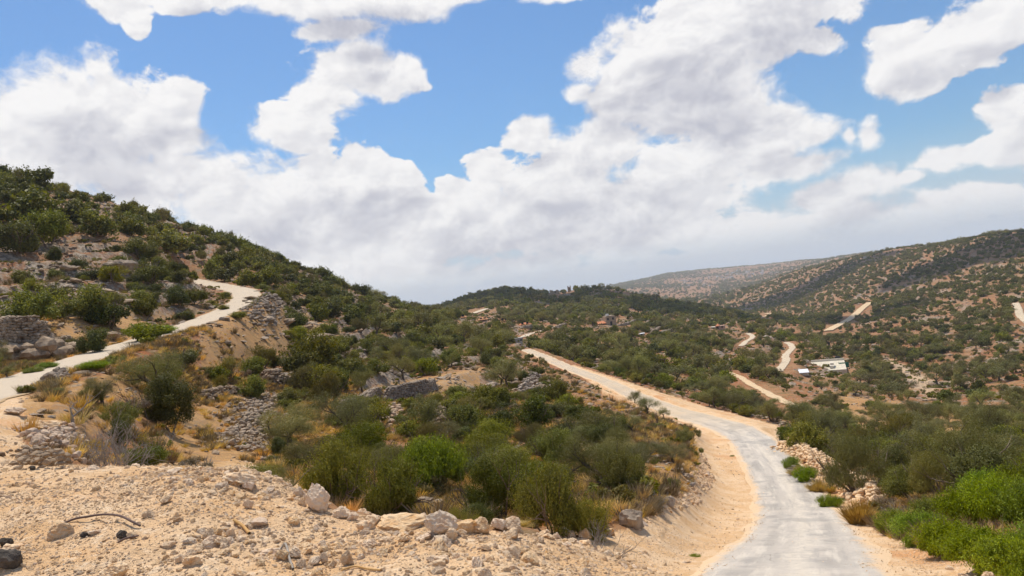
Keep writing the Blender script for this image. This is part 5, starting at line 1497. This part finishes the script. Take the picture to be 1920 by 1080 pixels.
# straw tufts and dry weeds
def tuft_mesh(name, mat, n, h, spread):
    V = []; Fq = []; T = []
    for i in range(n):
        a = rng.random() * 6.28; q = rng.random() ** .5 * spread; b = np.array([math.cos(a) * q * .6, math.sin(a) * q * .6, 0])
        L = h * rnd(.5, 1.1); tip = b + np.array([math.cos(a) * q * .9 + rnd(-.1, .1), math.sin(a) * q * .9 + rnd(-.1, .1), L]); mid = (b + tip) / 2 + [0, 0, .08 * h]
        w = rnd(.006, .014) * (h / .35); s = np.array([math.sin(a + 1), math.cos(a), 0]) * w
        o = len(V) ; V += [b - s, b + s, mid + s * .8, mid - s * .8, tip + s * .3, tip - s * .3]; Fq += [(o, o + 1, o + 2, o + 3), (o + 3, o + 2, o + 4, o + 5)]; T += [rng.random()] * 6
    me = new_mesh(name, V, np.array(Fq), mat); set_attr(me, 'tint', T); return me
TU = [tuft_mesh('straw_tuft', ML_STRAW, 130, .38, .35) for _ in range(3)]
TD = [tuft_mesh('dry_weed', ML_DRY, 110, .45, .4) for _ in range(2)]
TGW = [tuft_mesh('green_weed', ML_BROOM, 90, .35, .35) for _ in range(2)]
GM = shrub_mesh('ground_scrub', ML_OAK, 1.2, .5, 7, 700, .06, .5, zlo=.3); GM2 = shrub_mesh('ground_scrub', ML_BROOM, 1.2, .55, 7, 600, .06, .3, upright=.5, zlo=.3)
def veg_den(x, y, px, py, d):
    f = .15 + .85 * sstep(fbm2(x / 3.5, y / 3.5, 3, 121), .42, .6)
    f = f * np.where(in_poly(px, py, FILLPOLY) & (d < 128), 0, 1)
    for pl in STRAWPOLY: f = np.where(in_poly(px, py, pl) & (d < 260), f * (.45 if STRAWMODE else .22), f)
    return f * off_road(x, y, 2.2)
for nm, n, d0, d1, s0, s1, pr, lab, cat in (('straw_grass', 20000, 12, 75, .35, 1.1, TU + TD, 'dry straw coloured grass on the slopes and terraces', 'dry grass'),
                                         ('low_scrub', 4000, 14, 120, .5, 1.5, [GM, GM2] + TGW + TD, 'low green and brown scrub covering the ground between the shrubs', 'ground scrub'),
                                         ('hill_scrub', 8000, 120, 420, 1.0, 2.6, [GM, GM2], 'low scrub patches on the farther hillsides', 'ground scrub')):
    STRAWMODE = nm == 'straw_grass'
    a, b, c, s_ = rock_field(n, HILL, s0, s1, 1.5, d0, d1, veg_den); v = visible(a, b, c + .6, .01); a, b, c, s_ = a[v], b[v], c[v], s_[v]; K = len(a)
    scatter(nm, np.stack([a, b, c - .02], 1), rng.uniform(-.15, .15, (K, 3)) * [1, 1, 20], s_[:, None] * rng.uniform(.8, 1.2, (K, 3)), rng.integers(0, len(pr), K), pr, lab, cat)
def tuft(px, py, wp, hp, lab, d=None):
    if d is None: x, y, z, d = hit(px, py)
    w = wp / F * d; h = hp / F * d
    me = tuft_mesh('straw_tuft', ML_STRAW, 900, h, w * .5)
    o = link('straw_tuft', me, None, (x, y, z)); tag(o, lab, 'grass tuft')
tuft(1500, 893, 34, 14, 'straw coloured grass tuft between two green weeds by the road')
tuft(1537, 925, 36, 18, 'straw coloured grass tuft right of the middle green weed')
tuft(1560, 925, 14, 12, 'small straw tuft near the rubble bank')
tuft(1612, 985, 44, 34, 'wide straw tuft at the start of the bright green verge')
tuft(980, 988, 20, 8, 'green yellow weed on the last boulder of the row')

# ------------------------------------------------------------------ houses and other small structures on the hill
def flat_mat(name, col, rough=.8, amt=.25, sc=1.5): return plain_mat(name, col, rough, None, sc, amt)
MH_STONE = flat_mat('tan_stone_wall', (0.40, 0.315, 0.225)); MH_PINK = flat_mat('pinkish_stone_wall', (0.50, 0.34, 0.25)); MH_ROOF = flat_mat('red_roof_tiles', (0.55, 0.22, 0.11)); MH_ROOF2 = flat_mat('orange_roof_tiles', (0.60, 0.30, 0.15))
MH_WHITE = flat_mat('white_paint', (0.78, 0.78, 0.76), amt=.08); MH_GREY = flat_mat('cement_render', (0.42, 0.42, 0.40), amt=.1); MH_DARK = flat_mat('dark_opening', (0.03, 0.03, 0.035)); MH_CREAM = flat_mat('cream_render', (0.66, 0.60, 0.50), amt=.12)
MH_BLUE = flat_mat('blue_sheet', (0.30, 0.42, 0.55)); MH_TIN = flat_mat('white_tin', (0.80, 0.82, 0.84), .4, .06); MH_NET = flat_mat('green_netting', (0.03, 0.20, 0.12)); MH_PAVE = flat_mat('pale_paving', (0.66, 0.60, 0.47)); MH_POLE = flat_mat('wooden_pole', (0.20, 0.15, 0.11))
def boxm(x0, x1, y0, y1, z0, z1):
    V = np.array([(x, y, z) for z in (z0, z1) for y in (y0, y1) for x in (x0, x1)], float)
    Fq = np.array([(0, 2, 3, 1), (4, 5, 7, 6), (0, 1, 5, 4), (2, 6, 7, 3), (0, 4, 6, 2), (1, 3, 7, 5)]); return V, Fq
def part(name, mat, parent, boxes, loc=None):
    V, f = merge([boxm(*b) if len(b) == 6 else b for b in boxes]); return link(name, new_mesh(name, V, f, mat), parent)
def holder(name, px, py, lab, cat, dmin=0, rz=0, d=None, dz=0, grp=None):
    if d is None: x, y, z, d = hit(px, py, dmin)
    else:
        a, te = pix_ang(px, py); x, y = math.sin(a) * d, math.cos(a) * d; z = float(ground(np.array([x]), np.array([y]))[0])
    e = bpy.data.objects.new(name, None); COL.objects.link(e); e.location = (x, y, z + dz); e.rotation_euler = (0, 0, rz - math.atan2(x, y)); tag(e, lab, cat, grp); return e, d
def hip(x0, x1, y0, y1, z, h, r=.28):
    cx0 = x0 + (x1 - x0) * r; cx1 = x1 - (x1 - x0) * r; cy = (y0 + y1) / 2
    V = np.array([(x0, y0, z), (x1, y0, z), (x1, y1, z), (x0, y1, z), (cx0, cy, z + h), (cx1, cy, z + h), (x0, y0, z - .25), (x1, y0, z - .25), (x1, y1, z - .25), (x0, y1, z - .25)], float)
    Fq = np.array([(0, 1, 5, 4), (2, 3, 4, 5), (1, 2, 5, 5), (3, 0, 4, 4), (6, 7, 1, 0), (7, 8, 2, 1), (8, 9, 3, 2), (9, 6, 0, 3), (9, 8, 7, 6)])
    return V, Fq
def roofpart(parent, mat, V, Fq):
    f = [list(dict.fromkeys(q)) for q in Fq.tolist()]; return link('roof', new_mesh('roof', V, f, mat), parent)
def window(parent, x, y, z, w, h, name='window'):
    o = part(name, MH_DARK, parent, [(x - w / 2, x + w / 2, y - .06, y + .02, z, z + h)]); return o
# stone house with lean-to
e, d = holder('stone_house', 1147, 613, 'two storey tan stone house with a red lean-to roof on the central hill', 'house', rz=.25); k = d / F
W = 19 * k; H = 17 * k
part('wall', MH_STONE, e, [(-W / 2, W / 2, -.1, 7, -1, H), (-W / 2 + .4, W / 2 - .4, .3, 6.6, H, H + .4)])
for xx in (-W * .28, W * .22): window(e, xx, -.1, H * .62, .9, 1.1)
part('door', MH_DARK, e, [(-.5, .5, -.16, -.08, 0, 2.0)])
l = part('lean_to', MH_PINK, e, [(-W / 2 - 16 * k, -W / 2 - .02, .6, 5.5, -1, 5.5 * k)])
V = np.array([(-W / 2 - 17 * k, -.6, 6.0 * k), (-W / 2 + .0, -.6, 6.0 * k), (-W / 2 + .0, 5.5, 9.5 * k), (-W / 2 - 17 * k, 5.5, 9.5 * k)]); V = np.vstack([V, V - [0, 0, .22]])
roofpart(e, MH_ROOF, V, np.array([(0, 1, 2, 3), (7, 6, 5, 4), (0, 4, 5, 1), (1, 5, 6, 2), (2, 6, 7, 3), (3, 7, 4, 0)]))
part('post', MH_POLE, e, [(-W / 2 - 15 * k, -W / 2 - 15 * k + .18, -.5, -.3, -.5, 6.0 * k)]); part('post', MH_POLE, e, [(-W / 2 - 6 * k, -W / 2 - 6 * k + .18, -.5, -.3, -.5, 6.0 * k)])
part('rooftop_tank', MH_WHITE, e, [(-W * .3, -W * .3 + 1.2, 2, 3.2, H + .42, H + 1.3)])
# pink house with pyramid roof
e, d = holder('pink_stone_house', 1346, 619, 'small pinkish stone house with pointed red roof and two wings', 'house', rz=-.1); k = d / F
part('wall', MH_PINK, e, [(-3.2 * k, 3.2 * k, 0, 5, -1, 6.5 * k)]); roofpart(e, MH_ROOF, *hip(-3.6 * k, 3.6 * k, -.4, 5.4, 6.5 * k, 3.4 * k, .46))
part('wing', MH_CREAM, e, [(-12 * k, -3.25 * k, .6, 5, -1, 5.2 * k)]); part('wing', MH_PINK, e, [(3.25 * k, 12 * k, .6, 5, -1, 6.2 * k)])
window(e, 0, 0, 1.2 * k, 1.2, 1.4); window(e, -8 * k, .6, 1.2 * k, .8, .8); window(e, 8 * k, .6, 2.4 * k, .9, .9); part('chimney', MH_PINK, e, [(2.0 * k, 2.7 * k, 2, 2.7, 7.0 * k, 10.2 * k)])
# pavilions with red roofs
for px, py, wpx, hp, lab in ((865, 599, 22, 7, 'low house with long orange roof left of the pavilion'), (906, 604, 20, 9, 'round looking pavilion with orange hipped roof on the central hill'), (985, 613, 26, 7, 'flat red roofed building set in the earth cut'), (946, 604, 18, 4, 'low orange roof almost hidden by trees right of the pavilion')):
    e, d = holder('red_roofed_house', px, py, lab, 'house'); k = d / F; w = wpx * k
    part('wall', MH_CREAM, e, [(-w * .36, w * .36, 1, 1 + w * .5, -1, hp * .5 * k)]); roofpart(e, MH_ROOF2 if px < 950 else MH_ROOF, *hip(-w / 2, w / 2, .3, 1.7 + w * .5, hp * .5 * k, hp * .55 * k))
    window(e, -w * .18, 1, .6, 1.0, 1.2); window(e, w * .18, 1, .6, 1.0, 1.2)
e, d = holder('water_tank', 950, 600, 'white box shaped tank beside the pavilion roofs', 'water tank'); k = d / F
part('tank', MH_WHITE, e, [(-3 * k, 3 * k, 0, 2, .4, 3.6 * k)]); part('stand', MH_POLE, e, [(-2.6 * k, -2.3 * k, .2, .5, -.5, .4), (2.3 * k, 2.6 * k, .2, .5, -.5, .4), (-2.6 * k, 2.6 * k, .3, 1.7, .3, .38)])
# cement box by the road end
e, d = holder('cement_hut', 974, 645, 'plain grey cement hut at the far end of the upper road', 'hut', rz=.15); k = d / F
part('wall', MH_GREY, e, [(-7 * k, 7 * k, 0, 2.2, -.5, 9.6 * k)]); part('roof', MH_GREY, e, [(-7.4 * k, 7.4 * k, -.12, 2.35, 9.62 * k, 10.4 * k)]); window(e, 4 * k, 0, 4.5 * k, .5, .4)
# booth
e, d = holder('roadside_booth', 1204, 632, 'small white and blue booth with flat canopy among trees', 'booth'); k = d / F
part('canopy', MH_TIN, e, [(-5.4 * k, 5.4 * k, -.4, 3, 5.6 * k, 6.4 * k)]); part('wall', MH_BLUE, e, [(-4.6 * k, -1.2 * k, .2, 2.6, 0, 5.58 * k)]); part('doorway', MH_DARK, e, [(-1.15 * k, 1.2 * k, .8, 2.6, 0, 5.58 * k)]); part('side_wall', MH_WHITE, e, [(1.25 * k, 4.2 * k, .2, 2.6, 0, 3.2 * k)]); part('post', MH_POLE, e, [(4.3 * k, 4.7 * k, -.2, 0, 0, 5.58 * k)])
# long white roofed shed and farm yard in the valley
e, d = holder('white_shed', 1504, 703, 'long low shed with bright white tin roof in the valley', 'shed', rz=.05); k = d / F
part('wall', MH_CREAM, e, [(-11 * k, 11 * k, .2, 3.4, -.4, 3.2 * k)])
V = np.array([(-12 * k, -.3, 3.3 * k), (12 * k, -.3, 3.3 * k), (12 * k, 4, 5.4 * k), (-12 * k, 4, 5.4 * k)]); V = np.vstack([V, V - [0, 0, .15]])
roofpart(e, MH_TIN, V, np.array([(0, 1, 2, 3), (7, 6, 5, 4), (0, 4, 5, 1), (1, 5, 6, 2), (2, 6, 7, 3), (3, 7, 4, 0)])); part('doorway', MH_DARK, e, [(-6 * k, -2 * k, .14, .21, 0, 2.6 * k)])
e, d = holder('paved_yard', 1555, 697, 'pale paved farm yard with low walls in the valley', 'yard'); k = d / F
V, f = [], []
def dome_pad(w, l): return (-w / 2, w / 2, 0, l, -1.5, .35)
part('paving', MH_PAVE, e, [(-30 * k, 28 * k, 0, 20, -2, .3)]); part('low_wall', MH_CREAM, e, [(-30 * k, -4 * k, -.35, -.02, -2, .5)]); part('low_wall', MH_CREAM, e, [(-30 * k, 28 * k, 20.02, 20.4, -2, .9)]); part('steps', MH_CREAM, e, [(2 * k, 9 * k, 3, 9, .5, 1.1), (3 * k, 9 * k, 5, 9, 1.1, 1.6)])
e, d = holder('black_water_tank', 1572, 684, 'black round water tank at the back of the farm yard', 'water tank'); k = d / F
part('tank', MH_DARK, e, [tube([(0, 0, .6), (0, 0, .9), (0, 0, 2.1), (0, 0, 2.4)], [.75, .8, .8, .4], 12)]); part('stand', MH_POLE, e, [(-.8, .8, -.8, .8, .3, .58)])
e, d = holder('green_net', 1584, 695, 'green shade net on posts at the right of the farm yard', 'shade net')
part('netting', MH_NET, e, [(-1.3, 1.3, 0, .08, .6, 2.1)]); part('post', MH_POLE, e, [(-1.43, -1.32, -.1, .02, 0, 2.3)]); part('post', MH_POLE, e, [(1.32, 1.43, -.1, .02, 0, 2.3)])
# ruins on the rocky hilltop
e, d = holder('ruined_tower', 1068, 547, 'square ruined stone tower on the rocky hilltop', 'ruin', dmin=500); k = d / F
part('wall', MH_STONE, e, [(-3.2 * k, 3.2 * k, 0, 5.5 * k, -3, 9 * k), (-3.2 * k, -1.2 * k, 0, 2, 9 * k, 11 * k), (1.4 * k, 3.2 * k, 0, 2, 9 * k, 11.5 * k)]); window(e, 0, 0, 4 * k, 1.2, 1.6)
e, d = holder('ruined_house', 1040, 551, 'low ruined stone walls left of the ruined tower', 'ruin', dmin=500); k = d / F
part('wall', MH_STONE, e, [(-9 * k, 9 * k, 0, 1.2, -3, 5 * k), (-9 * k, -5 * k, 1.22, 8, -3, 7.5 * k), (3 * k, 7 * k, 1.22, 8, -3, 6.6 * k)]); window(e, 1.5 * k, 0, 1.5 * k, 1.4, 1.6)
# power poles
for px, py, hp, lab in ((1249, 700, 26, 'wooden pole standing among trees on the valley side'), (1300, 612, 14, 'small pale pole left of the pink house')):
    e, d = holder('utility_pole', px, py, lab, 'pole'); h = hp / F * d
    part('pole', MH_POLE, e, [tube([(0, 0, -.3), (0, 0, h)], [.16, .11], 7)]); part('crossarm', MH_POLE, e, [(-.8, .8, -.2, -.1, h * .9, h * .9 + .12)])
# far town on the ridge
k0 = 0
rs = random.Random(4)
for px, py, n in ((1385, 517, 16), (1405, 514, 12), (1340, 524, 12), (1300, 531, 8), (1440, 511, 6), (1480, 509, 4), (1310, 534, 8)):
    for i in range(n):
        qx = px + rs.uniform(-26, 26); qy = py + rs.uniform(-5, 5)
        x, y, z, d = hit(qx, qy, 2200)
        if d < 2200: continue
        w = rs.uniform(2.4, 6.0) / F * d; h = rs.uniform(1.8, 3.6) / F * d
        e = bpy.data.objects.new('town_house', None); COL.objects.link(e); e.location = (x, y, z); e.rotation_euler = (0, 0, rs.uniform(-.5, .5))
        cw, tone = rs.choice([(MH_WHITE, 'white'), (MH_CREAM, 'cream'), (MH_CREAM, 'cream'), (MH_PINK, 'pinkish')]); tall = 'taller' if h > 2.7 / F * d else 'low'
        part('wall', cw, e, [(-w / 2, w / 2, 0, w * .8, -h, h)]); part('parapet', MH_CREAM, e, [(-w / 2 - .3, w / 2 + .3, -.3, w * .8 + .3, h + .02, h + .6)])
        side = 'left' if px < 1360 else 'right' if px > 1420 else 'middle'
        tag(e, '%s %s flat roofed house in the %s of the distant ridge town' % (tall, tone, side), 'house', '%s %s houses in the %s of the distant town' % (tall, tone, side))
e, d = holder('far_house', 1625, 484, 'tan house on the skyline at the foot of the right hill', 'house', dmin=900); k = d / F
part('wall', MH_CREAM, e, [(-4.5 * k, 4.5 * k, 0, 6, -2, 3.2 * k)]); part('parapet', MH_PINK, e, [(-4.7 * k, 4.7 * k, -.3, 6.3, 3.22 * k, 3.8 * k)])
e, d = holder('far_house', 1735, 464, 'tiny white house on the skyline near the right hilltop', 'house', dmin=700); k = d / F
part('wall', MH_WHITE, e, [(-2.2 * k, 2.2 * k, 0, 5, -2, 2.6 * k)]); part('parapet', MH_CREAM, e, [(-2.4 * k, 2.4 * k, -.3, 5.3, 2.62 * k, 3.0 * k)])

# ------------------------------------------------------------------ clouds overhead (they shade parts of the hills), and the hazy air
MC_CLOUD = plain_mat('cloud_white', (0.85, 0.85, 0.86), 1.0, (0.80, 0.80, 0.82), .01)
S = np.array(SUNDIR)
def cloud_over(px, py, lx, ly, rz, dmin=0, alt=900, n=16):
    x, y, z, d = hit(px, py, dmin)
    t = (alt - z) / S[2]; c = np.array([x, y, z]) + S * t
    V = []; Fs = []; o = 0
    for i in range(n):
        u, f = ico(3); a = rng.random() * 6.28; q = rng.random() ** .5
        r = rnd(.25, .45) * min(lx, ly)
        nz = 1 + .28 * (vnoise(u[:, 0] * 2.2 + i, u[:, 1] * 2.2 + u[:, 2] * 2, 131) - .5)
        ox, oy = math.cos(a) * q * lx * .42, math.sin(a) * q * ly * .42
        v = u * nz[:, None] * r * [1, 1, .45] + [ox, oy, 0]
        v[:, 2] = np.maximum(v[:, 2], -r * .12)
        V.append(v); Fs.append(f + o); o += len(v)
    V = np.vstack(V); c_, s_ = math.cos(rz), math.sin(rz); V = np.stack([V[:, 0] * c_ - V[:, 1] * s_, V[:, 0] * s_ + V[:, 1] * c_, V[:, 2]], 1)
    ob = link('cloud', new_mesh('cloud', V, np.vstack(Fs), MC_CLOUD, smooth=True), None, tuple(c)); tag(ob, kind='structure'); return ob
SHADE = [(1840, 480, 330, 150, .25, 500), (1470, 560, 380, 200, .2, 900), (935, 550, 420, 130, 0, 650), (1130, 560, 260, 80, 0, 500), (1270, 585, 420, 70, -.2, 480)]
for a in SHADE: cloud_over(a[0], a[1], a[2], a[3], a[4], a[5], alt=1150)
m = bpy.data.materials.new('hazy_air'); m.use_nodes = True; t = m.node_tree; t.nodes.clear()
mo = t.nodes.new('ShaderNodeOutputMaterial'); vp = t.nodes.new('ShaderNodeVolumePrincipled'); t.links.new(vp.outputs[0], mo.inputs['Volume'])
vp.inputs['Density'].default_value = 0.00012; vp.inputs['Color'].default_value = (0.80, 0.91, 1.0, 1); vp.inputs['Anisotropy'].default_value = 0.0
if HAZE:
    zlo = float(GZ.min()) - 1.5; zhi = 190.0
    V, f = boxm(-9100, 9100, -9100, 9100, zlo, zhi)
    o = link('haze', new_mesh('haze', V, f, m)); tag(o, 'thin bluish haze filling the valley air', 'haze', kind='stuff')
